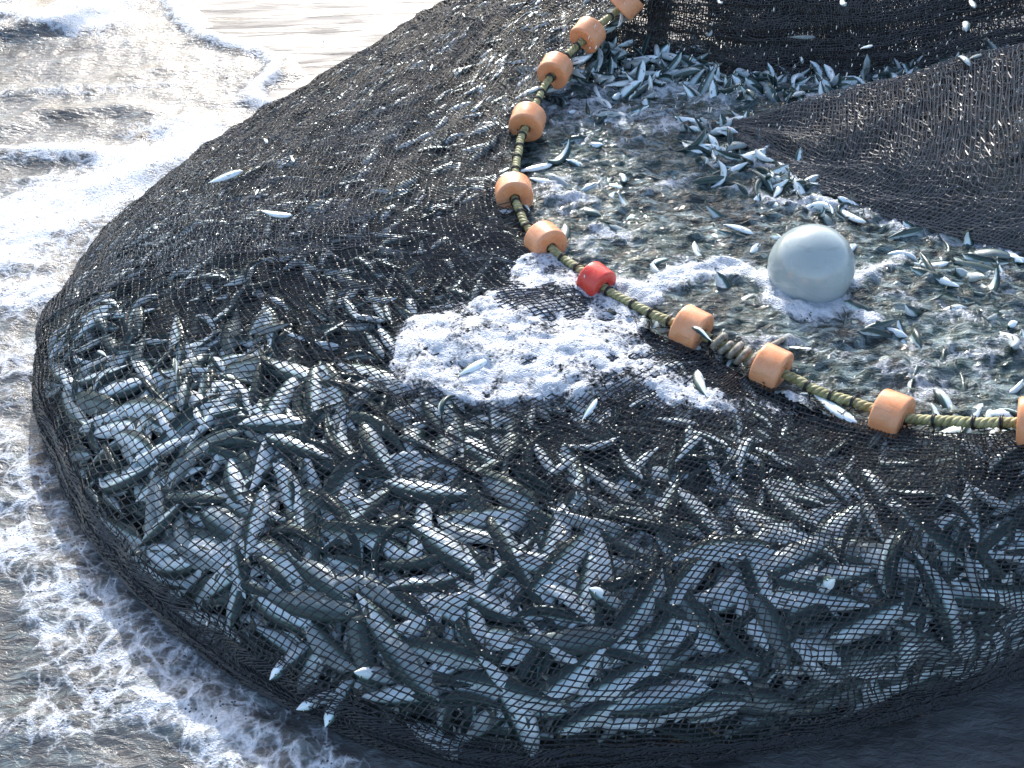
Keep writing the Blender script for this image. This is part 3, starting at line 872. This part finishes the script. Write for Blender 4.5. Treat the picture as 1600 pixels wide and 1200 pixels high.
# grey splice wound on the rope before the float
i0 = int(np.argmin(np.hypot(rp[:, 0] - 1118, rp[:, 1] - 538))); i1 = int(np.argmin(np.hypot(rp[:, 0] - 1176, rp[:, 1] - 566)))
seg = resample(rope_line[i0:i1 + 1], 130); ST, SA, SB = frames(seg)
ph = np.linspace(0, 2 * np.pi * 4.3, 130)
J_ = Join()
rad = .021 + .006 * np.sin(ph * .41 + 1) + .004 * noise(ph * .8, ph * 0, seed=77)
seg = seg + ST * (.010 * np.sin(ph * 1.0 + .6))[:, None]
core_ = seg + rad[:, None] * (np.cos(ph)[:, None] * SA + np.sin(ph)[:, None] * SB) + RO
J_.add(*tube(core_, .0098, 8))
tail = np.stack([core_[-1], core_[-1] + [.03, .03, .0], core_[-1] + [.07, .07, -.01], core_[-1] + [.11, .12, -.03]])
J_.add(*tube(crom(tail, 16), .008, 7))
J_.build('splice', M['rope_grey'], rope)

# ------------------------------------------------------------------ round buoy
def uvsphere(R, ns=64, nr=40):
    ph = np.linspace(0, np.pi, nr); th = np.linspace(0, 2 * np.pi, ns, endpoint=False)
    V = np.stack([R * np.sin(ph)[:, None] * np.cos(th), R * np.sin(ph)[:, None] * np.sin(th), np.repeat(R * np.cos(ph)[:, None], ns, 1)], -1).reshape(-1, 3)
    i, j = np.meshgrid(np.arange(nr - 1), np.arange(ns), indexing='ij'); j2 = (j + 1) % ns
    return V, np.stack([i * ns + j, (i + 1) * ns + j, (i + 1) * ns + j2, i * ns + j2], -1).reshape(-1, 4)
buoy = empty('ball_buoy', tuple(BUOY))
tag(buoy, 'grey plastic ball buoy floating among the fish in a ring of foam', 'buoy')
V, F = uvsphere(BUOY_R)
add('ball', V, F, M['buoy'], buoy)
th = np.linspace(0, 2 * np.pi, 24, endpoint=False)
V, F = tube(np.stack([.022 * np.cos(th), 0 * th, .022 * np.sin(th) - BUOY_R - .01], 1), .008, 8, closed=True)
add('eyelet', V, F, M['buoy'], buoy)

# ------------------------------------------------------------------ fish
def fish_geo(ns, nr, lat=0.0, dv=0.0, s_=0.0):
    """unit-length fish, head at +x; y lateral, z dorsal; returns V,F,UV"""
    u = np.array([0, .03, .08, .15, .24, .35, .48, .60, .72, .82, .885])
    hh = np.array([.006, .036, .066, .092, .111, .119, .115, .097, .066, .035, .022])
    ww = np.array([.006, .026, .044, .056, .062, .064, .060, .050, .034, .016, .008])
    q = np.linspace(0, 1, ns) ** .85 * .885
    H = np.interp(q, u, hh); Wd = np.interp(q, u, ww)
    th = np.linspace(0, 2 * np.pi, nr, endpoint=False)
    zc = np.interp(q, u, [-.004, -.004, -.004, -.004, -.004, -.003, 0, .003, .004, .003, .002])
    Y = Wd[:, None] * np.cos(th)[None]
    sn = np.sin(th)[None]
    Z = zc[:, None] + H[:, None] * np.where(sn < 0, sn * 1.08, sn)
    X = np.repeat(q[:, None], nr, 1)
    V = np.stack([X, Y, Z], -1).reshape(-1, 3)
    UV = np.stack([X, .5 + .5 * np.repeat(sn, ns, 0) * 1.0], -1).reshape(-1, 2)
    i, j = np.meshgrid(np.arange(ns - 1), np.arange(nr), indexing='ij'); j2 = (j + 1) % nr
    F = np.stack([i * nr + j, i * nr + j2, (i + 1) * nr + j2, (i + 1) * nr + j], -1).reshape(-1, 4)
    Vs, Fs, UVs = [V], [F], [UV]; n0 = len(V)
    # nose cap / thin fins as closed wedges
    def fin(pts, uvv, thick=.004):
        nonlocal n0
        p = np.array(pts); k = len(p)
        A = np.stack([p[:, 0], np.full(k, thick), p[:, 1]], 1); B = A.copy(); B[:, 1] *= -1
        Vs.append(np.r_[A, B]); UVs.append(np.tile(np.array([[uvv[0], uvv[1]]]), (2 * k, 1)))
        f = []
        for a in range(1, k - 1):
            f += [[n0, n0 + a, n0 + a + 1, n0 + a + 1], [n0 + k, n0 + k + a + 1, n0 + k + a, n0 + k + a]]
        for a in range(k):
            b = (a + 1) % k; f.append([n0 + a, n0 + k + a, n0 + k + b, n0 + b])
        Fs.append(np.array(f)); n0 += 2 * k
    fin([(.87, .02), (.93, .05), (1.0, .098), (.965, .04), (.945, .0)], (.97, .5))
    fin([(.87, -.018), (.945, .0), (.965, -.04), (1.0, -.098), (.93, -.05)], (.97, .5))
    fin([(.44, .095), (.49, .155), (.56, .10), (.60, .085)], (.95, .9))
    fin([(.62, -.075), (.66, -.115), (.74, -.055)], (.95, .4))
    V = np.concatenate(Vs); UV = np.concatenate(UVs); F = np.concatenate(Fs)
    # pectoral fins swept back
    for sgn in (1, -1):
        k = len(V)
        V = np.r_[V, [[.26, sgn * .055, -.06], [.37, sgn * .085, -.10], [.33, sgn * .075, -.115], [.26, sgn * .045, -.075]]]
        UV = np.r_[UV, np.tile([[.95, .5]], (4, 1))]; F = np.r_[F, [[k, k + 1, k + 2, k + 3]]]
    def bend(V):
        V = V.copy()
        x = V[:, 0] - .42
        for ax, k in ((1, lat), (2, dv)):
            if k:
                # bend along a circular arc of curvature k in the x-ax plane
                R = 1.0 / k; a = x * k; o = V[:, ax].copy()
                x = (R - o) * np.sin(a); V[:, ax] = R - (R - o) * np.cos(a)
        if s_: V[:, 1] += s_ * np.sin(V[:, 0] * 6.0)
        V[:, 0] = x
        V[:, 0] *= -1; V[:, 1] *= -1
        return V
    return bend(V), F, UV, bend
VARS = [dict(), dict(lat=1.0), dict(lat=-1.0), dict(lat=2.1), dict(lat=-2.1), dict(dv=.8), dict(dv=-.7), dict(s_=.05), dict(lat=3.0)]
HI = [fish_geo(17, 14, **v) for v in VARS]
LO = [fish_geo(10, 8, **v) for v in VARS]
HULL = [g[0] for g in LO]
hi_mesh = [make_mesh('silver_fish', g[0], g[1], uv=g[2], mats=[M['fish']]) for g in HI]
# eye : flattened ball, pale ring and black pupil, placed for each variant
def eye_mesh(k, sgn):
    V, F = uvsphere(1.0, 14, 9)
    V = V[:, [0, 2, 1]]
    mi = (np.abs(V[F].mean(1)[:, 1]) > .78).astype(int)
    E = V * np.array([.0165, .008, .0165]) + np.array([.088, sgn * .043, .012])
    return make_mesh('eye', HI[k][3](E), F, mats=[M['eye'], M['pupil']], matidx=mi)
eyes = [[eye_mesh(k, s) for s in (1, -1)] for k in range(len(VARS))]

fish_list = []        # individuals: (matrix, variant, size, where, extra)
def frame_matrix(pos, x, up, size):
    x = np.asarray(x, float); x = x / np.linalg.norm(x)
    up = np.asarray(up, float); up = up - x * up.dot(x); up /= np.linalg.norm(up)
    y = np.cross(up, x)
    Mx = np.eye(4); Mx[:3, 0] = x * size; Mx[:3, 1] = y * size; Mx[:3, 2] = up * size; Mx[:3, 3] = pos
    return Mx
def surf_frame(u, v, depth, ang, roll, size, var, P=BAG, Nn=BN):
    u_ = np.array([u]); v_ = np.array([v])
    p = sample(P, u_, v_)[0]; n_ = sample(BN0, u_, v_)[0]; n_ /= np.linalg.norm(n_)
    h = np.array([1.0, 0, 0]); h = h - n_ * h.dot(n_); h /= np.linalg.norm(h); g = np.cross(n_, h)
    x = math.cos(ang) * h + math.sin(ang) * g
    side = np.cross(n_, x)
    # roll 0 : flank faces out (dorsal in the surface), roll 90 : back faces out
    d = math.cos(roll) * side + math.sin(roll) * n_
    Mx = frame_matrix(p, x, d, size)
    # smooth normal for the lie of the fish, then pushed in until nothing stands through the mesh
    out = (HULL[var] @ (Mx[:3, :3].T @ n_) ).max() / size * size      # how far the body stands out along the normal
    Mx[:3, 3] = p - n_ * (out + depth)
    iu = np.arange(max(0, int(u) - 42), min(NS, int(u) + 43), 3); jv = np.arange(max(0, int(v) - 33), min(NT, int(v) + 34), 3)
    Lp = P[iu][:, jv].reshape(-1, 3); Ln = Nn[iu][:, jv].reshape(-1, 3)
    H = HULL[var] @ Mx[:3, :3].T
    for it in range(10):
        h = H + Mx[:3, 3]
        k = ((h[:, None] - Lp[None]) ** 2).sum(2).argmin(1)
        ex = ((h - Lp[k]) * Ln[k]).sum(1).max() + max(depth, 0) * .8
        if ex < .001: break
        Mx[:3, 3] -= n_ * ex * 1.1
    if ex > .012 or np.linalg.norm(Mx[:3, 3] - p) > .11: return None          # no room here
    return Mx

def pick_roll():
    r = RNG.random()
    if r < .50: return math.radians(RNG.normal(0, 22)) + (math.pi if RNG.random() < .5 else 0)
    if r < .88: return math.radians(RNG.normal(90, 28))
    return math.radians(RNG.normal(-60, 25))
def pick_var(roll):
    back = abs(math.sin(roll)) > .6
    if back: return int(RNG.choice([0, 1, 2, 3, 4, 7, 8], p=[.2, .2, .2, .13, .13, .08, .06]))
    return int(RNG.choice([0, 1, 2, 5, 6, 7], p=[.3, .1, .1, .2, .2, .1]))

# individuals against the front of the net : best-candidate scatter
cand = []
pick = []
while len(pick) < 236:
    best = None
    for c in range(14):
        u = RNG.uniform(.42, .985) * NS; v = RNG.uniform(.13, .66) * NT
        p = sample(BAG, np.array([u]), np.array([v]))[0]
        pr = proj(p)
        if not (60 < pr[0] < 1590 and 560 < pr[1] < 1165): continue
        d = 9 if not cand else np.min(np.linalg.norm(np.array(cand) - p, axis=1)) * (1700 / pr[2]) / 600
        if best is None or d > best[0]: best = (d, u, v, p)
    if best is None: continue
    cand.append(best[3]); pick.append(best[1:3])
k_ = 0; tries = 0
while k_ < len(pick):
    u, v = pick[k_]
    ii = u / NS * 20
    if ii > 17.4: ang = RNG.normal(-1.3, .5) + (math.pi if RNG.random() < .5 else 0)
    elif v < .32 * NT: ang = RNG.normal(-.45 if ii < 14.5 else .2, .5) + (math.pi if RNG.random() < .5 else 0)
    else: ang = RNG.uniform(0, 2 * np.pi)
    roll = pick_roll(); size = RNG.uniform(.23, .325); var = pick_var(roll)
    Mx = surf_frame(u, v, RNG.uniform(.001, .014), ang, roll, size, var)
    tries += 1
    if Mx is None:
        if tries > 6: k_ += 1; tries = 0
        continue
    tries = 0
    fish_list.append((Mx, var, size, 'bag', roll)); k_ += 1

# loose fish
def loose(px, py, z, ang_px, size, up=(0, 0, 1), var=0, label=None, flank=True, tilt=0.0):
    """head points along ang_px (picture degrees, 0 right, 90 up) while lying about level"""
    p = at(px, py, z)
    a = math.radians(ang_px)
    q = at(px + 30 * math.cos(a), py - 30 * math.sin(a), z)
    x = q - p; x /= np.linalg.norm(x); x[2] += tilt
    u_ = np.cross([0, 0, 1.0], x) if flank else np.array(up, float)
    fish_list.append((frame_matrix(p, x, u_, size), var, size, label, 0))
def bag_z(px, py):
    pr = proj(BAG); d = np.hypot(pr[..., 0] - px, pr[..., 1] - py)
    # nearest patch point to the pixel, on the side facing the camera
    k = np.argmin(d + 30 * (pr[..., 2] - 2))
    return BAG.reshape(-1, 3)[k][2]
PRB = proj(BAG).reshape(-1, 3); BF = BAG.reshape(-1, 3); BNF = BN.reshape(-1, 3)
def onbag(px, py, ang_px, size, label, var=0, roll=None, lift=.012):
    d = np.hypot(PRB[:, 0] - px, PRB[:, 1] - py); c = np.where(d < 12)[0]
    if len(c) == 0: c = np.argsort(d)[:5]
    k = c[PRB[c, 2].argmin()]; p = BF[k]; n_ = BNF[k]
    a = math.radians(ang_px)
    # direction in the tangent plane whose projection runs along ang_px
    h = np.array([1.0, 0, 0]); h -= n_ * h.dot(n_); h /= np.linalg.norm(h); g = np.cross(n_, h)
    q0 = proj(p)[:2]; ch = proj(p + h * .01)[:2] - q0; cg = proj(p + g * .01)[:2] - q0
    s = np.linalg.solve(np.stack([ch, cg], 1), [math.cos(a), -math.sin(a)]); x = h * s[0] + g * s[1]; x /= np.linalg.norm(x)
    side = np.cross(n_, x)
    up = side if roll is None else math.cos(roll) * side + math.sin(roll) * n_
    fish_list.append((frame_matrix(p + n_ * lift, x, up, size), var, size, label, 0))
onbag(352, 269, 20, .17, 'long pale silver fish lying on top of the net near its far rim', 0)
onbag(437, 329, -8, .125, 'small white fish lying on the net, head right, below the longer pale fish', 5)
onbag(418, 212, -50, .055, 'tiny white fish on the net near the far rim, upper of two alike', 0)
onbag(461, 243, -62, .055, 'tiny white fish on the net near the far rim, lower of two alike', 0)
onbag(404, 293, 65, .055, 'tiny grey fish standing between the two pale fish on the net', 0)
onbag(333, 226, -60, .04, 'tiny pale fish at the misty rim of the net', 0)
onbag(692, 622, 232, .12, 'white fish bent double on the net below the foam patch', 4, roll=1.2)
onbag(744, 566, 28, .12, 'white fish stretched out on the lower edge of the foam patch', 0)
onbag(920, 632, 55, .085, 'small white fish head up on the net below the foam, by itself', 0)
onbag(157, 545, 150, .06, 'tiny pale fish stuck in the net near the left rim', 0)
onbag(273, 565, 95, .09, 'thin grey fish standing upright on the left shoulder of the net', 0, roll=1.4)
onbag(679, 98, 70, .05, 'tiny pale fish on the net near its upper edge', 0)
onbag(722, 17, -60, .04, 'tiny pale fish on the far rim of the net at the top', 0)
# heads poking out of the mesh low in front
def head(px, py, ang_px, label, size=.2):
    onbag(px, py, ang_px, size, label, 0, lift=.0)
    m_ = fish_list[-1][0]
    d = np.hypot(PRB[:, 0] - px, PRB[:, 1] - py); k = d.argmin(); n_ = BNF[k]
    x = m_[:3, 0] / size * .62 + n_ * .8; up = m_[:3, 2] / size
    x /= np.linalg.norm(x)
    M4 = frame_matrix(BF[k] + n_ * .022 - x * (.385 * size), x, up, size)
    fish_list[-1] = (M4,) + fish_list[-1][1:]
head(436, 1056, 240, 'fish with its grey head poking out of the net at the lower left rim')
head(478, 1098, 160, 'fish head poking out of the net rim, middle of three along the lower left')
head(520, 1120, 250, 'fish head poking out of the net rim nearest the bottom edge, rightmost of three')
head(562, 1050, 150, 'pinkish fish head poking out of the net above the three rim heads')
head(1302, 908, 20, 'fish head poking out of the right side of the net, eye showing', .2)
head(925, 928, 160, 'fish head poking out of the mesh in the middle of the front wall', .18)
# fish at the surface of the pool, the larger ones one by one
Z = POOL_Z + .012
for a in [
    (1000, 118, 65, .15, 'fish standing on its tail in the far pile, right of the second float'), (935, 95, 70, .15, 'fish with pale belly upright at the left end of the far pile'),
    (958, 88, 20, .16, 'fish arched over the top of the far pile'), (975, 130, 5, .17, 'fish lying flat at the foot of the far pile'),
    (1080, 112, 30, .16, 'fish curled into an arch at the right end of the far pile'), (1192, 122, -20, .17, 'broad pale fish at the far waterline left of the net fold'),
    (1243, 140, -8, .18, 'broad pale fish against the dark back net, nearest the fold tip'), (1310, 147, 20, .13, 'pale fish pointing right under the crest of the net fold'),
    (1130, 195, 60, .16, 'upright pale fish left of the tip of the net fold'), (1135, 232, 5, .20, 'long pale fish lying level left of the net fold'),
    (1165, 245, 10, .20, 'long pale fish under the tip of the net fold'), (1080, 232, -30, .13, 'fish lying slantwise in the middle of the far water'),
    (1247, 250, 95, .12, 'white fish on end against the edge of the net fold'), (1215, 297, 60, .12, 'white fish among foam just left of the net fold'),
    (1258, 290, 150, .11, 'curled grey fish by the edge of the net fold'), (1311, 326, 50, .14, 'dark curled fish rising behind the ball buoy to the right'),
    (1330, 338, -30, .14, 'pale fish just right of the top of the ball buoy'), (1157, 357, -20, .13, 'pale fish left of the ball buoy near the top of it'),
    (1417, 365, 12, .16, 'dark-backed fish bent along the foam edge under the fold'), (1540, 398, -8, .19, 'long pale fish at the right by the lower edge of the fold'),
    (1455, 415, 0, .13, 'pale green fish half sunk right of the ball buoy'), (1536, 408, 170, .16, 'dark-backed fish bent below the long pale fish at the right'),
    (1092, 598, 110, .13, 'pale blue fish nose up in front of the rope splice'), (1308, 640, -35, .17, 'pale fish slipping under the rope left of tenth float'),
    (1476, 630, 130, .14, 'pale speckled fish behind the rope, leftmost of five'), (1462, 650, 120, .10, 'small white fish behind the rope under the speckled one'),
    (1494, 648, 115, .11, 'narrow white fish behind the rope, middle of five'), (1522, 645, 60, .12, 'round-bellied white fish behind the rope, fourth of five'),
    (1545, 648, 75, .09, 'small white fish behind the rope, rightmost of five'), (1500, 672, 5, .16, 'white fish lying along the rope on the net edge at the right'),
    (1570, 678, -12, .15, 'white fish under the rope beside the right edge of the picture'),
    (814, 318, 150, .12, 'pale fish under the rope just below the float at the left bend'), (793, 212, 120, .10, 'pale round-bellied fish pressed under the fourth float'),
    (838, 262, 10, .15, 'pale blue fish lying across the rope above the left bend'), (1095, 520, 150, .085, 'small grey fish lying in the hole of the float below the red one')]:
    x_, y_, ang, sz, lab = a
    up_ = ang in (65, 70, 95)
    loose(x_, y_, Z + (.03 if up_ else 0) + (.05 if 'float below' in lab else 0) + (.04 if y_ > 665 else 0) + (.02 if 'far pile' in lab else 0), ang, sz, var=[5, 6, 0, 7, 1][len(fish_list) % 5] if 'curl' not in lab and 'arch' not in lab else 8, label=lab, flank='dark' not in lab and 'curl' not in lab and 'arch' not in lab, tilt=.9 if up_ else .04)
# leaping fish over the back net
for x_, y_, z_, ang, sz, lab, var in [
    (1318, 6, .80, 300, .11, 'white fish leaping in mid-air at the top edge of the picture', 3), (1510, 38, .78, 280, .12, 'curved white fish leaping in front of the dark back net', 2),
    (1520, 6, .85, 300, .10, 'pale blue fish leaping at the top edge, right of the other', 0), (1508, 92, .72, 320, .11, 'white fish landing on the crest of the net fold', 2),
    (1525, 88, .72, 20, .08, 'small white fish landing beside another on the fold crest', 0), (1107, 55, .62, 30, .07, 'tiny curled fish flung against the back net', 8),
    (1255, 58, .62, 0, .12, 'thin white fish caught flat in the back net', 0), (1252, 97, .56, 100, .07, 'tiny bent fish in the air above the far waterline', 3),
    (1125, 4, .75, 320, .07, 'small bent fish in the air beside the dark legs', 3), (1355, 73, .66, 15, .07, 'tiny pale fish flung up before the back net', 0)]:
    loose(x_, y_, z_, ang, sz, var=var, label=lab, tilt=.0)
print('individual fish', len(fish_list))

# labels for the packed fish: look, heading and the place between findable neighbours
HEAD = ['right', 'upper right', 'up', 'upper left', 'left', 'lower left', 'down', 'lower right']
def place(px, py):
    if px < 330: return 'at the left end of the bag' if py < 800 else 'above the left foam'
    if py < 690: return ('left of the foam patch' if px < 640 else 'just below the foam patch' if px < 1000 else 'under the rope splice' if px < 1300 else 'below the tenth float')
    col = 0 if px < 620 else 1 if px < 900 else 2 if px < 1180 else 3 if px < 1400 else 4
    row = 0 if py < 800 else 1 if py < 930 else 2
    return [['high on the left front', 'high in front below the foam', 'high in front below the splice', 'high on the right front', 'by the pleats under last floats'],
            ['halfway down the left front', 'halfway down the front middle', 'halfway down under the splice', 'halfway down the right front', 'halfway down the right pleats'],
            ['low by the rim heads', 'low in the front middle', 'low and right of front middle', 'low on the dark right front', 'low by the dark right sand']][row][col]
recs = []
for Mx, var, size, lab, roll in fish_list:
    if lab != 'bag': recs.append(None); continue
    a = proj(Mx[:3, 3] + Mx[:3, 0] * .4); b = proj(Mx[:3, 3] - Mx[:3, 0] * .5); c = (a + b) / 2
    ang = math.degrees(math.atan2(-(a[1] - b[1]), a[0] - b[0])) % 360
    hd = HEAD[int(((ang + 22.5) % 360) // 45)]
    shp = {0: 'straight', 7: 'wavy', 3: 'curled', 4: 'curled', 8: 'curled'}.get(var, 'bent')
    s = math.sin(roll)
    look = 'dark-backed' if s > .5 else 'white-bellied' if s < -.5 else 'silver'
    shp = '' if shp == 'straight' else shp + ' '
    recs.append([f'{shp}{look} fish heading {hd} {place(c[0], c[1])}', c[0]])
from collections import defaultdict
by = defaultdict(list)
for k, r in enumerate(recs):
    if r: by[r[0]].append((r[1], k))
ORD = ['leftmost', 'second', 'third', 'fourth', 'fifth', 'sixth']
NUM = {2: 'two', 3: 'three', 4: 'four', 5: 'five', 6: 'six'}
final = {}
for lab, l in by.items():
    l.sort()
    for q, (x, k) in enumerate(l):
        if len(l) == 1: final[k] = lab
        else:
            o_ = 'left' if len(l) == 2 and q == 0 else 'right' if len(l) == 2 else 'leftmost' if q == 0 else 'rightmost' if q == len(l) - 1 else ORD[q]
            final[k] = f'{lab}, {o_} of {NUM.get(len(l), "several")}'
protos = {}
for k, (Mx, var, size, lab, roll) in enumerate(fish_list):
    o = bpy.data.objects.new('silver_fish', hi_mesh[var]); COL.objects.link(o)
    o.matrix_world = Matrix(Mx.tolist())
    for sgn in (0, 1):
        e = bpy.data.objects.new('eye', eyes[var][sgn]); COL.objects.link(e); e.parent = o
    if lab == 'bag' and len(final[k].split()) > 16 or lab != 'bag' and len(lab.split()) > 16: print('LONG', final.get(k, lab))
    if lab == 'bag': tag(o, final[k], 'fish', 'silver fish packed against the front of the net')
    else: tag(o, lab, 'fish', 'loose silver fish on and around the net')

# the rest of the catch as one mass
def instance(mats, variants, geos):
    Vs, Fs, UVs, Rs = [], [], [], []; n0 = 0
    mats = np.array(mats); variants = np.array(variants)
    for k in range(len(geos)):
        sel = mats[variants == k]
        if not len(sel): continue
        V, F, UV, _ = geos[k]
        W_ = np.einsum('nij,kj->nki', sel[:, :3, :3], V) + sel[:, None, :3, 3]
        m_ = len(sel)
        Vs.append(W_.reshape(-1, 3)); Fs.append((F[None] + (np.arange(m_) * len(V))[:, None, None]).reshape(-1, 4) + n0)
        UVs.append(np.tile(UV, (m_, 1))); Rs.append(np.repeat(RNG.random(m_), len(V))); n0 += m_ * len(V)
    return np.concatenate(Vs), np.concatenate(Fs), np.concatenate(UVs), np.concatenate(Rs)
mm, vv_ = [], []
area_w = np.linalg.norm(np.cross(np.gradient(BAG, axis=0), np.gradient(BAG, axis=1)), axis=2)
area_w[:, :10] *= .15
cdf = np.cumsum(area_w.ravel()); cdf /= cdf[-1]
for k in range(4200):
    q = int(np.searchsorted(cdf, RNG.random())); u, v = divmod(q, NT)
    ii = u / NS * 20
    front = RNG.random() < float(sstep(6, 12, ii) * sstep(.90, .42, v / NT))
    depth = RNG.uniform(.010, .05) if front else RNG.uniform(.000, .018)
    if ii < 8: ang = RNG.normal(.6, .5) + (math.pi if RNG.random() < .5 else 0)
    else: ang = RNG.uniform(0, 6.28)
    roll = pick_roll(); size = RNG.uniform(.24, .30) if front else RNG.uniform(.11, .19); var = pick_var(roll)
    if RNG.random() < (.42 if front else .12): continue
    Mx = surf_frame(u, v, depth, ang, roll, size, var)
    if Mx is not None: mm.append(Mx); vv_.append(var)
# fish breaking the surface of the pool
cnt = 0
pc = poly
while cnt < 720:
    x = RNG.uniform(-.1, 2.2); y = RNG.uniform(1.9, 4.6)
    if not inside(np.array([x]), np.array([y]), pc)[0]: continue
    far = sstep(3.85, 4.35, y); dfold = float(seg_dist(np.array([x]), np.array([y]), L_[::20])[0])
    dens = .22 + .75 * far + .9 * math.exp(-(dfold / .16) ** 2)
    if RNG.random() > dens: continue
    if math.hypot(x - BUOY[0], y - BUOY[1]) < .2: continue
    a = RNG.uniform(0, 6.28); el = RNG.normal(.05, .28 + .35 * far)
    X_ = np.array([math.cos(a) * math.cos(el), math.sin(a) * math.cos(el), math.sin(el)])
    r_ = RNG.uniform(0, 6.28)
    up = np.array([math.cos(r_), math.sin(r_) * .5, .8 * math.sin(r_) + .3])
    z = float(pool_z(x, y)) + RNG.uniform(-.030, -.006) + .032 * far * RNG.random()
    s_ = RNG.uniform(.14, .2)
    mm.append(frame_matrix(np.array([x, y, z]), X_, up, s_)); vv_.append(int(RNG.integers(0, 9))); cnt += 1
# heap of fish in the far corner and along the fold
for k in range(150):
    q = RNG.random()
    if k < 80: p = at(RNG.uniform(885, 1120), RNG.uniform(84, 135), POOL_Z); z = POOL_Z + RNG.uniform(.0, .06)
    elif k < 110: p = at(RNG.uniform(1100, 1330), RNG.uniform(128, 160), POOL_Z); z = POOL_Z + RNG.uniform(0, .035)
    else:
        p = at(RNG.uniform(1080, 1260), RNG.uniform(195, 300), POOL_Z); z = POOL_Z + RNG.uniform(0, .03)
    a = RNG.uniform(0, 6.28); el = RNG.normal(.2, .5)
    X_ = np.array([math.cos(a) * math.cos(el), math.sin(a) * math.cos(el), math.sin(el)])
    r_ = RNG.uniform(0, 6.28)
    mm.append(frame_matrix(np.array([p[0], p[1], z]), X_, np.array([math.cos(r_), -.4, math.sin(r_)]), RNG.uniform(.14, .19))); vv_.append(int(RNG.integers(0, 9)))
V, F, UV, R_ = instance(mm, vv_, LO)
catch = add('fish_catch', V, F, M['fish_stuff'], uv=UV, attrs={'rnd': R_})
catch['kind'] = 'stuff'
tag(catch, 'dense mass of silver fish packed inside the net and breaking the water', 'fish')

# ------------------------------------------------------------------ spray in the air
dv_, df_ = uvsphere(1.0, 6, 5); nD = 2300
Vd, Fd = [], []
for k in range(nD):
    if k < 330: q = (RNG.uniform(880, 1600), RNG.uniform(-10, 200)); z = RNG.uniform(.55, .95)
    elif k < 430: q = (RNG.uniform(250, 1000), RNG.uniform(60, 450)); z = RNG.uniform(.5, .75)
    elif k < 460: q = (RNG.uniform(300, 1600), RNG.uniform(300, 1100)); z = RNG.uniform(.55, .9)
    else: q = (RNG.normal(270, 75), RNG.normal(315, 65)); z = RNG.uniform(.38, .6)
    p = at(*q, z); r = RNG.uniform(.0009, .0022) if k < 520 else RNG.uniform(.0005, .0012); L = r * RNG.uniform(1.2, 4.5)
    ax = np.array([RNG.normal(.12, .2), RNG.normal(0, .2), 1.0]); ax /= np.linalg.norm(ax)
    o_ = dv_ * r + ax * (dv_ @ ax)[:, None] * (L - r)
    Vd.append(p + o_); Fd.append(df_ + k * len(dv_))
sp = add('water_spray', np.concatenate(Vd), np.concatenate(Fd), M['drop'])
sp['kind'] = 'stuff'
tag(sp, 'drops of water flung into the air over the thrashing fish', 'spray')

# ------------------------------------------------------------------ person behind the back net (legs seen through the mesh)
def person():
    fx, fy = at(1032, 20, .8)[0], 5.05
    vs, es, rs = [], [], []
    def v(p, r, par=None):
        vs.append((p[0] + fx, p[1] + fy, p[2])); rs.append(r)
        if par is not None: es.append((par, len(vs) - 1))
        return len(vs) - 1
    pel = v((0, .05, .92), .15)
    sp1 = v((0, .06, 1.12), .14, pel); ch = v((0, .02, 1.32), .16, sp1); nk = v((0, -.03, 1.50), .06, ch)
    hd = v((0, -.05, 1.60), .085, nk); hd2 = v((0, -.06, 1.70), .09, hd); nose = v((0, -.16, 1.63), .016, hd)
    for s in (-1, 1):
        hip = v((s * .10, .05, .86), .095, pel); kn = v((s * .12, -.01, .50), .062, hip); an = v((s * .13, .03, .10), .046, kn)
        v((s * .14, -.16, .05), .04, an)
        shd = v((s * .20, .02, 1.40), .07, ch); el = v((s * .28, -.12, 1.16), .048, shd); wr = v((s * .20, -.30, 1.08), .034, el)
        pm = v((s * .19, -.36, 1.06), .036, wr)
        for f_, (dx, ln) in enumerate(((-.03, .06), (-.01, .075), (.01, .08), (.03, .065))):
            k1 = v((s * .19 + dx, -.40, 1.05), .0095, pm); v((s * .19 + dx, -.40 - ln * .4, 1.05 - ln * .6), .0085, k1)
        t1 = v((s * .19 - s * .045, -.35, 1.04), .011, pm); v((s * .19 - s * .055, -.39, 1.01), .009, t1)
    me = bpy.data.meshes.new('person'); me.from_pydata(vs, es, [])
    o = bpy.data.objects.new('person', me); COL.objects.link(o)
    sk = o.modifiers.new('skin', 'SKIN'); sk.use_smooth_shade = True
    for k, r in enumerate(rs): me.skin_vertices[0].data[k].radius = (r, r)
    me.skin_vertices[0].data[0].use_root = True
    ss = o.modifiers.new('sub', 'SUBSURF'); ss.levels = 2; ss.render_levels = 2
    dg = bpy.context.evaluated_depsgraph_get()
    m2 = bpy.data.meshes.new_from_object(o.evaluated_get(dg))
    o.modifiers.clear(); o.data = m2
    m2.materials.clear()
    for q in ('waders', 'jacket', 'skin', 'hair'): m2.materials.append(M[q])
    for pl in m2.polygons:
        c = pl.center; dx = abs(c.x - fx); dy = c.y - fy
        pl.material_index = 0 if c.z < 1.0 and dy > -.22 or c.z < .8 else 2 if (c.z > 1.52 or dy < -.30) else 1
        if c.z > 1.66 and dy > -.12 or (c.z > 1.6 and dy > .0): pl.material_index = 3
        pl.use_smooth = True
    tag(o, 'person in dark waders standing behind the back net, only the legs in view', 'person')
person()
